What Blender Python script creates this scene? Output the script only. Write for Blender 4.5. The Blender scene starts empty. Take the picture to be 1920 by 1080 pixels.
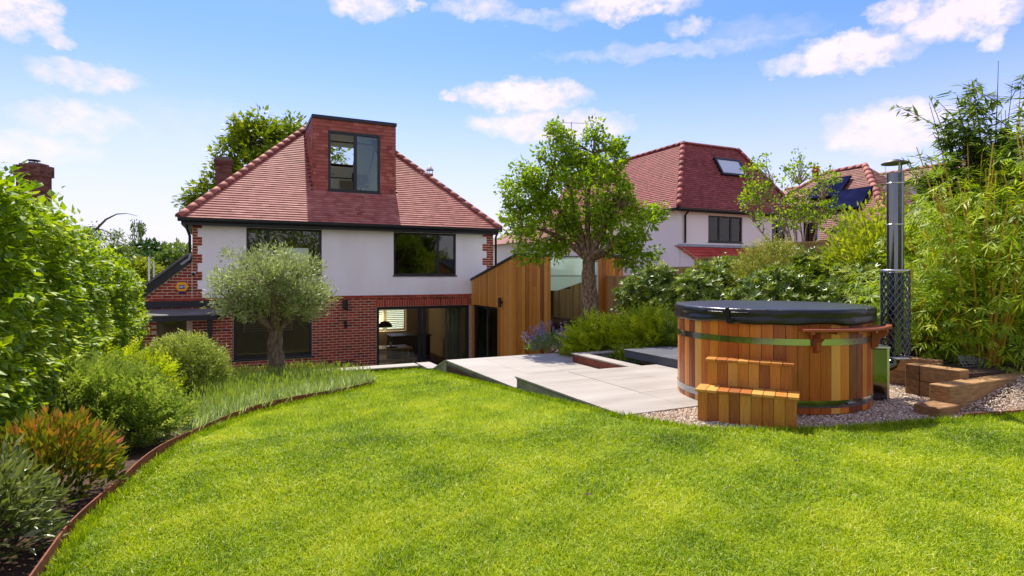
import bpy, math, random
import numpy as np
from mathutils import Matrix, Vector
R_ = math.radians
rng = np.random.default_rng(7); random.seed(7)
scn = bpy.context.scene
col = scn.collection
TH = math.atan(1096/2290.0)            # the plot is turned this much against the viewing direction
CT, ST = math.cos(TH), math.sin(TH)
def W(u, v, z=0.0): return (u*CT-v*ST, u*ST+v*CT, z)      # plot axes (u along the house, v towards it) -> world
def UV(x, y): return (x*CT+y*ST, -x*ST+y*CT)

# ------------------------------------------------------------------ camera, sky, sun, exposure
cam_d = bpy.data.cameras.new('camera'); cam = bpy.data.objects.new('camera', cam_d); col.objects.link(cam)
cam.location = (0, 0, 0); cam.rotation_euler = (R_(90), 0, 0)
cam_d.sensor_width = 36; cam_d.lens = 36*1096/1920; cam_d.shift_y = -25/1920
cam_d.clip_start = 0.05; cam_d.clip_end = 2000
scn.camera = cam
SUN_EL, SUN_X, SUN_Y = R_(59), -0.32, 0.947          # sun stands high beyond the house
sun_d = bpy.data.lights.new('sun', 'SUN'); sun = bpy.data.objects.new('sun', sun_d); col.objects.link(sun)
sun_d.energy = 2.6; sun_d.angle = R_(1.0); sun_d.color = (1.0, 0.93, 0.82)
sd = Vector((SUN_X*math.cos(SUN_EL), SUN_Y*math.cos(SUN_EL), math.sin(SUN_EL))).normalized()
sun.rotation_euler = sd.to_track_quat('Z', 'Y').to_euler(); sun.location = (-20, 0, 25)
scn.view_settings.view_transform = 'Standard'; scn.view_settings.look = 'None'
scn.view_settings.exposure = 1.5; scn.view_settings.gamma = 1.0; scn.view_settings.use_curve_mapping = False

world = bpy.data.worlds.new('World'); scn.world = world; world.use_nodes = True
def build_world():
    nt = world.node_tree; N = nt.nodes; L = nt.links; N.clear()
    def mth(op, a, b=None, c=None, clamp=False):
        n = N.new('ShaderNodeMath'); n.operation = op; n.use_clamp = clamp
        for i, x in enumerate((a, b, c)):
            if x is None: continue
            if isinstance(x, (int, float)): n.inputs[i].default_value = x
            else: L.new(x, n.inputs[i])
        return n.outputs[0]
    out = N.new('ShaderNodeOutputWorld'); bg = N.new('ShaderNodeBackground'); L.new(bg.outputs[0], out.inputs[0])
    sky = N.new('ShaderNodeTexSky'); sky.sky_type = 'NISHITA'; sky.sun_disc = False
    sky.sun_elevation = SUN_EL; sky.sun_rotation = math.atan2(SUN_X, SUN_Y)
    sky.air_density = 1.0; sky.dust_density = 0.6; sky.ozone_density = 2.0; sky.altitude = 100
    tc = N.new('ShaderNodeTexCoord'); sep = N.new('ShaderNodeSeparateXYZ'); L.new(tc.outputs['Generated'], sep.inputs[0])
    x, y, z = sep.outputs
    az = mth('ARCTAN2', x, y); el = mth('ARCSINE', z)
    # ragged edges: noise moves the place that is looked up
    def noise(scale, detail, sx=1, sz=1, rough=0.6, off=0.0):
        m = N.new('ShaderNodeMapping'); m.inputs['Scale'].default_value = (sx, sx, sz); m.inputs['Location'].default_value = (off, off*.7, off*1.3)
        L.new(tc.outputs['Generated'], m.inputs[0])
        n = N.new('ShaderNodeTexNoise'); n.inputs['Scale'].default_value = scale; n.inputs['Detail'].default_value = detail
        n.inputs['Roughness'].default_value = rough; L.new(m.outputs[0], n.inputs['Vector']); return n
    nA = noise(14, 9, 1, 1.6, .62); nB = noise(26, 8, 1, 1.5, .62, 4.2)
    a_n = mth('ADD', az, mth('MULTIPLY', mth('SUBTRACT', nA.outputs['Fac'], .5), .10))
    e_n = mth('ADD', el, mth('MULTIPLY', mth('SUBTRACT', nB.outputs['Fac'], .5), .055))
    clouds = [(38,22,82,50,1),(108,70,26,20,.6),(690,8,62,28,.7),(772,2,28,12,.7),(1185,6,118,32,1.05),(890,12,70,22,.55),(1295,48,46,16,.5),
              (1000,34,95,16,.3),(985,180,124,32,1),(843,183,24,12,.8),(1035,236,150,30,.85),(1600,98,118,40,1.05),(1475,125,62,16,.55),
              (1270,92,260,15,.28),(1690,16,52,30,.95),(1810,25,125,44,1.05),(1850,72,32,26,.8),(1672,240,135,48,1.0),(172,142,120,24,.55),
              (150,222,115,38,.5),(50,276,150,34,.45),(1430,60,120,30,.15),(400,250,260,60,.12)]
    for k in range(14):                                      # the sky goes on beyond the frame, unseen clouds thickened to whiten fill light
        a = .98+k*(2*math.pi-1.96)/14; clouds.append((None, a, .2+.6*((k*37) % 11)/11, .26+.12*((k*13) % 7)/7, .10+.05*((k*5) % 4), .95))
    for k in range(5): clouds.append((None, -.9+.42*k, .74+.07*((k*3) % 4), .30, .12, .95))
    clouds.append((None, 2.4, 1.2, 1.6, .2, .9)); clouds.append((None, -1.2, 1.25, 1.2, .16, .9))
    tot = None
    for cl in clouds:
        if cl[0] is None: _, a0, e0, wa, we, d = cl
        else:
            px, py, w, h, d = cl
            xx = (px-960)/1096; a0 = math.atan(xx); e0 = math.atan((515-py)/1096/math.sqrt(1+xx*xx))
            wa = w/1096/(1+xx*xx); we = h/1096/math.sqrt(1+xx*xx)*math.cos(e0)
        da = mth('SUBTRACT', a_n, a0)
        if cl[0] is None: da = mth('WRAP', da, math.pi, -math.pi)
        da = mth('MULTIPLY', da, 1/wa); de = mth('MULTIPLY', mth('SUBTRACT', e_n, e0), 1/we)
        # flatter below, puffed above
        dd = mth('MULTIPLY_ADD', da, da, mth('MULTIPLY', de, de))
        v = mth('MULTIPLY', mth('SUBTRACT', 1.25, dd, clamp=True), d)
        tot = v if tot is None else mth('MAXIMUM', tot, v)
    nC = noise(34, 8, 1, 1.4, .65, 9.1); nD = noise(9, 4, 1, 2, .5, 2.2)
    fac = mth('MULTIPLY', tot, mth('MULTIPLY_ADD', nC.outputs['Fac'], 3.3, -.70), clamp=True)
    fac = mth('POWER', fac, .95); fac = mth('MULTIPLY', fac, .93, clamp=True)
    # clear sky: the physical sky, a little more saturated, with the pale veil near the horizon
    hs = N.new('ShaderNodeHueSaturation'); hs.inputs['Saturation'].default_value = 1.1; hs.inputs['Value'].default_value = 1.0
    L.new(sky.outputs[0], hs.inputs['Color'])
    veil = N.new('ShaderNodeMixRGB'); veil.inputs[2].default_value = (2.36, 2.22, 2.5, 1)
    vr = N.new('ShaderNodeMapRange'); vr.inputs[1].default_value = .0; vr.inputs[2].default_value = .40; vr.inputs[3].default_value = .95; vr.inputs[4].default_value = 0.0
    vr.interpolation_type = 'SMOOTHSTEP'
    L.new(el, vr.inputs[0]); L.new(vr.outputs[0], veil.inputs[0]); mu = N.new('ShaderNodeMixRGB'); mu.blend_type = 'MULTIPLY'; mu.inputs[0].default_value = 1; mu.inputs[2].default_value = (.30, .355, .58, 1); L.new(hs.outputs[0], mu.inputs[1]); L.new(mu.outputs[0], veil.inputs[1])
    mix = N.new('ShaderNodeMixRGB'); L.new(fac, mix.inputs[0]); L.new(veil.outputs[0], mix.inputs[1])
    cc = N.new('ShaderNodeMixRGB'); cc.inputs[1].default_value = (2.35, 2.02, 2.28, 1); cc.inputs[2].default_value = (2.95, 2.6, 2.76, 1)
    L.new(nD.outputs['Fac'], cc.inputs[0]); L.new(cc.outputs[0], mix.inputs[2])
    L.new(mix.outputs[0], bg.inputs['Color']); bg.inputs['Strength'].default_value = 0.15
build_world()
try: world.cycles.sampling_method = 'MANUAL'; world.cycles.sample_map_resolution = 512
except Exception: pass

# ------------------------------------------------------------------ materials
def srgb(h):
    if isinstance(h, str):
        h = h.lstrip('#'); c = [int(h[i:i+2], 16)/255 for i in (0, 2, 4)]
    else: c = [x/255 for x in h]
    return tuple((x/12.92 if x <= .04045 else ((x+.055)/1.055)**2.4) for x in c)
MATS = {}
def mat(name, cols, rough=.7, metal=0., scale=3., stretch=(1, 1, 1), detail=5., bump=0., bscale=None, tint=False, mixn=.35, trans=0., spec=.5, world_rot=True, rrough=None, tcol=None, coat=0.):
    """cols: list of sRGB colours; driven by noise and, when tint is on, by the per-piece 'tint' value"""
    m = bpy.data.materials.new(name); m.use_nodes = True; nt = m.node_tree; N = nt.nodes; L = nt.links
    bs = N['Principled BSDF']; bs.inputs['Roughness'].default_value = rough; bs.inputs['Metallic'].default_value = metal
    bs.inputs['Specular IOR Level'].default_value = spec
    if coat: bs.inputs['Coat Weight'].default_value = coat; bs.inputs['Coat Roughness'].default_value = .15
    geo = N.new('ShaderNodeNewGeometry'); mp = N.new('ShaderNodeMapping'); mp.vector_type = 'POINT'
    if world_rot: mp.inputs['Rotation'].default_value = (0, 0, -TH)
    mp2 = N.new('ShaderNodeMapping'); mp2.inputs['Scale'].default_value = stretch
    L.new(geo.outputs['Position'], mp.inputs[0]); L.new(mp.outputs[0], mp2.inputs[0])
    nz = N.new('ShaderNodeTexNoise'); nz.inputs['Scale'].default_value = scale; nz.inputs['Detail'].default_value = detail; nz.inputs['Roughness'].default_value = .6
    L.new(mp2.outputs[0], nz.inputs['Vector'])
    fac = nz.outputs['Fac']
    if tint:
        at = N.new('ShaderNodeAttribute'); at.attribute_name = 'tint'
        mr = N.new('ShaderNodeMath'); mr.operation = 'SUBTRACT'; L.new(fac, mr.inputs[0]); mr.inputs[1].default_value = .5
        mm = N.new('ShaderNodeMath'); mm.operation = 'MULTIPLY_ADD'; mm.use_clamp = True
        L.new(mr.outputs[0], mm.inputs[0]); mm.inputs[1].default_value = mixn*2; L.new(at.outputs['Fac'], mm.inputs[2]); fac = mm.outputs[0]
        lo, hi = 0., 1.
    else: lo, hi = .28, .72
    cr = N.new('ShaderNodeValToRGB'); L.new(fac, cr.inputs[0]); e = cr.color_ramp.elements
    cs = [srgb(c) for c in cols]
    if len(cs) == 1: cs = cs*2
    while len(e) < len(cs): e.new(.5)
    for i, c in enumerate(cs):
        e[i].position = lo+(hi-lo)*i/(len(cs)-1); e[i].color = (*c, 1)
    L.new(cr.outputs[0], bs.inputs['Base Color'])
    if bump:
        b = N.new('ShaderNodeBump'); b.inputs['Strength'].default_value = 1.0; b.inputs['Distance'].default_value = bump
        if bscale:
            n2 = N.new('ShaderNodeTexNoise'); n2.inputs['Scale'].default_value = bscale; n2.inputs['Detail'].default_value = 4
            L.new(mp2.outputs[0], n2.inputs['Vector']); L.new(n2.outputs['Fac'], b.inputs['Height'])
        else: L.new(nz.outputs['Fac'], b.inputs['Height'])
        L.new(b.outputs[0], bs.inputs['Normal'])
    if rrough:
        r = N.new('ShaderNodeMapRange'); r.inputs[3].default_value = rrough[0]; r.inputs[4].default_value = rrough[1]
        L.new(nz.outputs['Fac'], r.inputs[0]); L.new(r.outputs[0], bs.inputs['Roughness'])
    if trans:
        tr = N.new('ShaderNodeBsdfTranslucent'); mx = N.new('ShaderNodeMixShader'); mx.inputs[0].default_value = trans
        if tcol:
            mc = N.new('ShaderNodeMixRGB'); mc.blend_type = 'MULTIPLY'; mc.inputs[0].default_value = 1; mc.inputs[2].default_value = (*tcol, 1)
            L.new(cr.outputs[0], mc.inputs[1]); L.new(mc.outputs[0], tr.inputs['Color'])
        else: L.new(cr.outputs[0], tr.inputs['Color'])
        L.new(bs.outputs[0], mx.inputs[1]); L.new(tr.outputs[0], mx.inputs[2]); L.new(mx.outputs[0], N['Material Output'].inputs['Surface'])
    MATS[name] = m; return m
def glassmat(name, tintc=(.80, .88, .84), refl=1.0, ior=1.5):
    m = bpy.data.materials.new(name); m.use_nodes = True; nt = m.node_tree; N = nt.nodes; L = nt.links; N.remove(N['Principled BSDF'])
    t = N.new('ShaderNodeBsdfTransparent'); t.inputs[0].default_value = (*tintc, 1)
    g = N.new('ShaderNodeBsdfGlossy'); g.inputs['Roughness'].default_value = .015; g.inputs[0].default_value = (refl, refl, refl, 1)
    f = N.new('ShaderNodeFresnel'); f.inputs['IOR'].default_value = ior
    geo = N.new('ShaderNodeNewGeometry'); nz = N.new('ShaderNodeTexNoise'); nz.inputs['Scale'].default_value = 1.3; nz.inputs['Detail'].default_value = 1
    b = N.new('ShaderNodeBump'); b.inputs['Distance'].default_value = .004; L.new(geo.outputs['Position'], nz.inputs['Vector']); L.new(nz.outputs['Fac'], b.inputs['Height'])
    L.new(b.outputs[0], g.inputs['Normal'])
    x = N.new('ShaderNodeMixShader'); L.new(f.outputs[0], x.inputs[0]); L.new(t.outputs[0], x.inputs[1]); L.new(g.outputs[0], x.inputs[2])
    L.new(x.outputs[0], N['Material Output'].inputs['Surface']); MATS[name] = m; return m

# ------------------------------------------------------------------ mesh and object helpers
BASE = {}                                    # object -> origin of the frame its parts are given in
BOX_V = np.array([(-.5,-.5,-.5),(.5,-.5,-.5),(.5,.5,-.5),(-.5,.5,-.5),(-.5,-.5,.5),(.5,-.5,.5),(.5,.5,.5),(-.5,.5,.5)])
BOX_F = [(0,3,2,1),(4,5,6,7),(0,1,5,4),(1,2,6,5),(2,3,7,6),(3,0,4,7)]
class MB:
    def __init__(s): s.v = []; s.f = []; s.t = []; s.s = []
    def add(s, verts, faces, tint=.5, smooth=False):
        o = len(s.v); s.v.extend([tuple(p) for p in verts])
        for f in faces: s.f.append(tuple(i+o for i in f)); s.t.append(tint); s.s.append(smooth)
        return s
    def box(s, a, b, tint=.5):
        a = np.array(a, float); b = np.array(b, float); return s.add(BOX_V*(b-a)+(a+b)/2, BOX_F, tint)
    def obox(s, c, ax, ay, az, tint=.5):     # centre and three full edge vectors
        M = np.array([ax, ay, az], float); return s.add(BOX_V@M+np.array(c, float), BOX_F, tint)
    def prism(s, poly, z0, z1, tint=.5):     # z0, z1 numbers or functions of (x, y)
        n = len(poly); f0 = z0 if callable(z0) else (lambda x, y: z0); f1 = z1 if callable(z1) else (lambda x, y: z1)
        vs = [(x, y, f0(x, y)) for x, y in poly]+[(x, y, f1(x, y)) for x, y in poly]
        fs = [tuple(range(n-1, -1, -1)), tuple(range(n, 2*n))]+[(i, (i+1) % n, n+(i+1) % n, n+i) for i in range(n)]
        return s.add(vs, fs, tint)
    def extrude(s, prof, p0, p1, tint=.5):   # closed 3D profile swept from p0 to p1 (profile given around the origin)
        prof = np.array(prof, float); n = len(prof); vs = np.vstack([prof+np.array(p0), prof+np.array(p1)])
        return s.add(vs, [tuple(range(n-1, -1, -1)), tuple(range(n, 2*n))]+[(i, (i+1) % n, n+(i+1) % n, n+i) for i in range(n)], tint)
    def tube(s, pts, rad, n=8, tint=.5, cap=True, wob=0.):
        pts = [np.array(p, float) for p in pts]; k = len(pts); rad = [rad]*k if np.isscalar(rad) else rad
        vs = []; ref = np.array((.31, .52, .79))
        for i, p in enumerate(pts):
            d = pts[min(i+1, k-1)]-pts[max(i-1, 0)]; d = d/(np.linalg.norm(d)+1e-9)
            a = np.cross(d, ref)
            if np.linalg.norm(a) < .1: a = np.cross(d, (1, 0, 0))
            a /= np.linalg.norm(a); b = np.cross(d, a)
            for j in range(n):
                t = 2*math.pi*j/n; r = rad[i]*(1+(wob*math.sin(3*t+i*1.3)+wob*.6*math.sin(5*t-i*.9) if wob else 0)); vs.append(p+r*(math.cos(t)*a+math.sin(t)*b))
        fs = [(i*n+j, i*n+(j+1) % n, (i+1)*n+(j+1) % n, (i+1)*n+j) for i in range(k-1) for j in range(n)]
        s.add(vs, fs, tint, True)
        if cap: s.add([vs[j] for j in range(n)], [tuple(range(n-1, -1, -1))], tint); s.add(vs[-n:], [tuple(range(n))], tint)
        return s
    def lathe(s, prof, c=(0, 0, 0), n=48, a0=0., a1=2*math.pi, tint=.5, smooth=True, close=False):
        full = abs(a1-a0-2*math.pi) < 1e-6; m = n if full else n+1; k = len(prof)
        vs = [(c[0]+r*math.cos(a0+(a1-a0)*j/n), c[1]+r*math.sin(a0+(a1-a0)*j/n), c[2]+z) for r, z in prof for j in range(m)]
        rows = range(k if close else k-1)
        fs = [(i*m+j, i*m+(j+1) % m, ((i+1) % k)*m+(j+1) % m, ((i+1) % k)*m+j) for i in rows for j in (range(n))]
        s.add(vs, fs, tint, smooth)
        if close and not full: s.add([vs[i*m] for i in range(k)], [tuple(range(k))], tint); s.add([vs[i*m+n] for i in range(k)], [tuple(range(k-1, -1, -1))], tint)
        return s
    def mesh(s, name, base=(0, 0, 0)):
        me = bpy.data.meshes.new(name); b = np.array(base, float)
        me.from_pydata([tuple(np.array(p)-b) for p in s.v], [], s.f)
        at = me.attributes.new('tint', 'FLOAT', 'FACE'); at.data.foreach_set('value', np.array(s.t, np.float32))
        me.polygons.foreach_set('use_smooth', np.array(s.s, bool)); me.update(); return me
def fast_mesh(name, V, F, tint=None, smooth=False):
    """V (n,3), F (m,k) integer array of equal-sized faces, tint per face"""
    me = bpy.data.meshes.new(name); n = len(V); m, k = F.shape
    me.vertices.add(n); me.vertices.foreach_set('co', np.ascontiguousarray(V, np.float32).ravel())
    me.loops.add(m*k); me.loops.foreach_set('vertex_index', np.ascontiguousarray(F, np.int32).ravel())
    me.polygons.add(m); me.polygons.foreach_set('loop_start', np.arange(0, m*k, k, dtype=np.int32))
    try: me.polygons.foreach_set('loop_total', np.full(m, k, np.int32))
    except Exception: pass
    me.polygons.foreach_set('use_smooth', np.full(m, bool(smooth)))
    if tint is not None:
        at = me.attributes.new('tint', 'FLOAT', 'FACE'); at.data.foreach_set('value', np.ascontiguousarray(tint, np.float32))
    me.update(calc_edges=True); return me
def props(o, label=None, cat=None, group=None, kind=None):
    if label: o['label'] = label
    if cat: o['category'] = cat
    if group: o['group'] = group
    if kind: o['kind'] = kind
    return o
def thing(name, label, cat, base, rot=TH, group=None):
    """Empty at the thing's base; base in plot axes when rot is TH, else in world axes"""
    o = bpy.data.objects.new(name, None); col.objects.link(o); o.empty_display_size = .2
    o.location = W(*base) if rot == TH else base; o.rotation_euler = (0, 0, rot); BASE[o] = tuple(base)
    return props(o, label, cat, group)
def part(name, mb, m, parent, bevel=0., kind=None, label=None):
    me = mb.mesh(name, BASE[parent]) if isinstance(mb, MB) else mb
    o = bpy.data.objects.new(name, me); col.objects.link(o); o.parent = parent; BASE[o] = BASE[parent]
    if m: me.materials.append(MATS[m])
    if bevel:
        bv = o.modifiers.new('bevel', 'BEVEL'); bv.width = bevel; bv.segments = 1; bv.limit_method = 'ANGLE'; bv.angle_limit = R_(50)
    return props(o, label, None, None, kind)
def solo(name, mb, m, label, cat, base, rot=TH, bevel=0., group=None, kind=None):
    me = mb.mesh(name, base) if isinstance(mb, MB) else mb
    o = bpy.data.objects.new(name, me); col.objects.link(o)
    o.location = W(*base) if rot == TH else base; o.rotation_euler = (0, 0, rot); BASE[o] = tuple(base)
    if m: me.materials.append(MATS[m])
    if bevel:
        bv = o.modifiers.new('bevel', 'BEVEL'); bv.width = bevel; bv.segments = 1; bv.limit_method = 'ANGLE'; bv.angle_limit = R_(50)
    return props(o, label, cat, group, kind)
def structure(name, mb, m, base=(0, 0, 0), rot=TH): return solo(name, mb, m, None, None, base, rot, kind='structure')

VARIANT = {}
def pieces(parent, name, items, m, limit=300, visible=None, joined=None):
    """items: (centre, 3x3 axes as columns, size, tint), frame coordinates of the parent; the nearest become objects, the rest one mesh"""
    if not items: return
    Cn = np.array([i[0] for i in items], float); Rm = np.array([i[1] for i in items], float); S = np.array([i[2] for i in items], float); T = np.array([i[3] for i in items], float)
    b = np.array(BASE[parent]); root = parent
    while root.parent: root = root.parent
    wr = root.rotation_euler.z; cw, sw = math.cos(wr), math.sin(wr)
    d2 = (Cn**2).sum(1) if abs(wr-TH) < 1e-6 else ((Cn[:, 0])**2+Cn[:, 1]**2+Cn[:, 2]**2)
    key = d2.copy()
    if visible is not None: key += np.array([0 if visible(c) else 1e6 for c in Cn])
    order = np.argsort(key); pick = order[:limit]; rest = order[limit:]
    if visible is not None and len(rest): 
        keep = [i for i in pick if key[i] < 1e6]; ks = set(keep); rest = np.array([i for i in order if i not in ks], int); pick = np.array(keep, int)
    for i in pick:
        q = round(float(T[i])*9)/9; kk = (name, m, q)
        if kk not in VARIANT:
            me = fast_mesh(name, BOX_V, np.array(BOX_F), np.full(6, q)); me.materials.append(MATS[m]); VARIANT[kk] = me
        o = bpy.data.objects.new(name, VARIANT[kk]); col.objects.link(o); o.parent = parent
        M = Matrix.Identity(4); A = Rm[i]*S[i][None, :]
        for r in range(3):
            for c in range(3): M[r][c] = A[r][c]
            M[r][3] = Cn[i][r]-b[r]
        o.matrix_basis = M
    if len(rest):
        A = Rm[rest]*S[rest][:, None, :]
        V = np.einsum('nij,kj->nki', A, BOX_V)+(Cn[rest]-b)[:, None, :]
        F = (np.array(BOX_F)[None]+8*np.arange(len(rest))[:, None, None]).reshape(-1, 4)
        o = part(joined or name+'s', fast_mesh(name+'s', V.reshape(-1, 3), F, np.repeat(T[rest], 6)), m, parent, kind='stuff')
I3 = np.eye(3)
def frame(a, b):
    a = np.array(a, float); a /= np.linalg.norm(a); b = np.array(b, float); b -= a*np.dot(a, b); b /= np.linalg.norm(b); return np.array([a, b, np.cross(a, b)]).T
def wall_holes(mb, u0, u1, z0, z1, v0, v1, holes, tint=.5, axis='u'):
    us = sorted({u0, u1, *[h[0] for h in holes], *[h[1] for h in holes]}); us = [x for x in us if u0 <= x <= u1]
    zs = sorted({z0, z1, *[h[2] for h in holes], *[h[3] for h in holes]}); zs = [x for x in zs if z0 <= x <= z1]
    for a, b in zip(us, us[1:]):
        for c, d in zip(zs, zs[1:]):
            um, zm = (a+b)/2, (c+d)/2
            if any(h[0] < um < h[1] and h[2] < zm < h[3] for h in holes): continue
            if axis == 'u': mb.box((a, v0, c), (b, v1, d), tint)
            else: mb.box((v0, a, c), (v1, b, d), tint)

# ------------------------------------------------------------------ foliage helpers
LEAF = (np.array([(0,0,0),(-.5,.42,.10),(0,.5,0),(.5,.42,.10),(0,1,-.06)]), np.array([(0,2,1),(0,3,2),(1,2,4),(2,3,4)]))
LEAF2 = (np.array([(0,0,0),(-.5,.45,.06),(.5,.45,.06),(0,1,-.05)]), np.array([(0,2,1),(1,2,3)]))
def compound(leaf, places):
    V = []; F = []
    for (p, d, n, l, w) in places:
        d = np.array(d, float); d /= np.linalg.norm(d); n = np.array(n, float); x = np.cross(d, n); x /= np.linalg.norm(x); n = np.cross(x, d)
        o = sum(len(a) for a in V); V.append(np.array(p)+leaf[0][:, :1]*w*x+leaf[0][:, 1:2]*l*d+leaf[0][:, 2:3]*w*n); F.append(leaf[1]+o)
    return np.vstack(V), np.vstack(F)
def unit(a): return a/(np.linalg.norm(a, axis=-1, keepdims=True)+1e-9)
def scatter(tpl, P, D, Nn, L, Wd, tint):
    """template x = width, y = along D, z = along normal"""
    D = unit(D); X = unit(np.cross(D, Nn)); Z = np.cross(X, D); tv, tf = tpl; n = len(P)
    V = P[:, None, :]+tv[None, :, 0:1]*(Wd[:, None, None]*X[:, None, :])+tv[None, :, 1:2]*(L[:, None, None]*D[:, None, :])+tv[None, :, 2:3]*(Wd[:, None, None]*Z[:, None, :])
    F = (tf[None]+len(tv)*np.arange(n)[:, None, None]).reshape(-1, 3)
    return V.reshape(-1, 3), F, np.repeat(np.clip(tint, 0, 1), len(tf))
def join(lst):
    Vs, Fs, Ts, o = [], [], [], 0
    for V, F, T in lst: Vs.append(V); Fs.append(F+o); Ts.append(T); o += len(V)
    return np.vstack(Vs), np.vstack(Fs), np.concatenate(Ts)
def foliage(name, parent, parts_, m, kind=None):
    V, F, T = join(parts_) if isinstance(parts_, list) else parts_
    return part(name, fast_mesh(name, V-np.array(BASE[parent]), F, T), m, parent, kind=kind)
def rdir(n): return unit(rng.normal(size=(n, 3)))
def lump(P, s=1., ph=0.):                   # cheap smooth noise in -1..1
    x, y, z = P[:, 0]*s, P[:, 1]*s, P[:, 2]*s
    return (np.sin(2.1*x+1.3*y+ph)+np.sin(1.7*y-2.3*z+ph*2+1)+np.sin(2.9*z+1.9*x+ph*3+2)+np.sin(4.3*x-3.7*y+2.9*z+ph))/4
def bez(p0, p1, p2, n):
    t = np.linspace(0, 1, n)[:, None]; return (1-t)**2*np.array(p0)+2*t*(1-t)*np.array(p1)+t*t*np.array(p2)
def ellipsoid_clumps(lobes, n, shell=.45):
    w = np.array([l[1][0]*l[1][1]*l[1][2] for l in lobes])**.67; k = rng.choice(len(lobes), n, p=w/w.sum())
    c = np.array([l[0] for l in lobes], float)[k]; r = np.array([l[1] for l in lobes], float)[k]
    d = rdir(n); return c+d*r*(shell+(1-shell)*rng.random((n, 1))**.6), d
def tree(name, label, base, fork, lobes, m, bark, nclump, per, rc, leafL, leafW, trunk_r, droop=.0, tpl=LEAF, limbs=6, group=None, trunk_pts=None, twig=.004, tintsd=.22, upn=.7, br=None, limb_r=.42, flat=.75, ntw=140, cat='tree'):
    """trunk to the fork, limbs bent out to the clumps of leaves, leaves spread through each clump"""
    t = thing(name, label, cat, base, 0., group); base = np.array(base, float); fork = np.array(fork, float)
    if trunk_pts is None:
        trunk_pts = [base-(0, 0, .1), base+(fork-base)*.3+(.02, .01, 0), base+(fork-base)*.7+(-.03, .02, 0), fork]
    k = len(trunk_pts); tb = MB(); pp = [np.array(p, float) for p in trunk_pts]
    fine = []; 
    for i in range(k-1):
        for s in np.linspace(0, 1, 4, endpoint=False): fine.append(pp[i]*(1-s)+pp[i+1]*s)
    fine.append(pp[-1]); q = len(fine)
    rads = [trunk_r*(1.35 if i == 0 else 1.12 if i == 1 else 1-.35*i/q)*(1+.05*math.sin(i*2.1)) for i in range(q)]
    tb.tube(fine, rads, 14, wob=.07)
    P, d = ellipsoid_clumps(lobes, nclump)
    ctr = np.mean([l[0] for l in lobes], 0)
    # main limbs
    idx = [int(rng.integers(nclump))]
    while len(idx) < limbs:
        dist = np.min([np.linalg.norm(P-P[j], axis=1) for j in idx], 0); idx.append(int(np.argmax(dist)))
    lim = []
    for j in idx:
        e = fork+(P[j]-fork)*.78; mid = fork+(e-fork)*.45+np.array((0, 0, np.linalg.norm(e-fork)*.16))+rng.normal(size=3)*.06
        path = bez(fork, mid, e, 7); r0 = trunk_r*limb_r*rng.uniform(.8, 1.15); tb.tube(path, list(np.linspace(r0, max(r0*.22, .006), 7)), 7, wob=.05); lim.append(path)
    part('trunk', tb, bark, t)
    LP = np.vstack([l[2:] for l in lim]); bb = MB()
    for j in rng.permutation(nclump)[:ntw]:
        a = LP[np.argmin(np.linalg.norm(LP-P[j], axis=1)+.35*np.linalg.norm(LP-fork, axis=1))]
        bb.tube(bez(a, (a+P[j])/2+rng.normal(size=3)*.07+np.array((0, 0, .05)), P[j], 4), [twig*4, twig*3, twig*1.8, twig], 4, cap=False)
    part('branches', bb, bark, t, kind='stuff')
    n = nclump*per; ci = np.repeat(np.arange(nclump), per)
    g = rng.normal(size=(n, 3)); g = unit(g)*(rng.random((n, 1))**.5); sz = rng.uniform(.65, 1.25, nclump)[ci]
    pos = P[ci]+g*rc*sz[:, None]*np.array((1, 1, flat))
    D = unit(.7*g+.45*unit(pos-fork)+.5*rdir(n)-np.array((0, 0, droop)))
    Nn = unit(np.array((0, 0, upn))+.45*g+.55*rdir(n))
    tint = .5+.30*(rng.random(nclump)[ci]-.5)+rng.normal(size=n)*tintsd*.6
    L = leafL*rng.uniform(.65, 1.2, n)
    foliage('crown', t, scatter(tpl, pos, D, Nn, L, L*leafW/leafL, tint), m)
    return t
def mound(c, r, n, tpl, L, ratio, up=.5, shell=.35, bumps=.12, bs=2.2, tint0=.5, tsd=.2, spread=.5, low=-.15, nup=.5, droop=0.):
    """leaves over a lumpy half ball: position, direction outwards and up"""
    c = np.array(c, float); r = np.array(r, float); d = rdir(n*2); d = d[d[:, 2] > low][:n]; n = len(d)
    rad = (1+bumps*lump(d*bs*1.5+c, 1.6, c[0]*3)+bumps*.8*lump(d*bs*4, 1.7, c[1]*5))*(1-shell*rng.random(n)**1.7)
    P = c+d*r*rad[:, None]
    D = unit(d*.7+np.array((0, 0, up))+spread*rdir(n)-np.array((0, 0, droop))); Nn = unit(d*.5+np.array((0, 0, nup))+.5*rdir(n))
    ti = tint0+tsd*rng.normal(size=n); l = L*rng.uniform(.6, 1.25, n)
    return scatter(tpl, P, D, Nn, l, l*ratio, ti)
def stems(mb, c, r, n, rad=.008, tint=.5, z0=0.):
    c = np.array(c, float)
    for _ in range(n):
        d = rdir(1)[0]; d[2] = abs(d[2])*.8+.25; d /= np.linalg.norm(d); e = c+d*np.array(r)*rng.uniform(.6, .92)
        b = np.array((c[0]+rng.normal()*.05*r[0], c[1]+rng.normal()*.05*r[1], z0)); mb.tube(bez(b, (b+e)/2+np.array((0, 0, .1*r[2])), e, 5), [rad, rad*.8, rad*.65, rad*.5, rad*.3], 5, cap=False)

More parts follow.
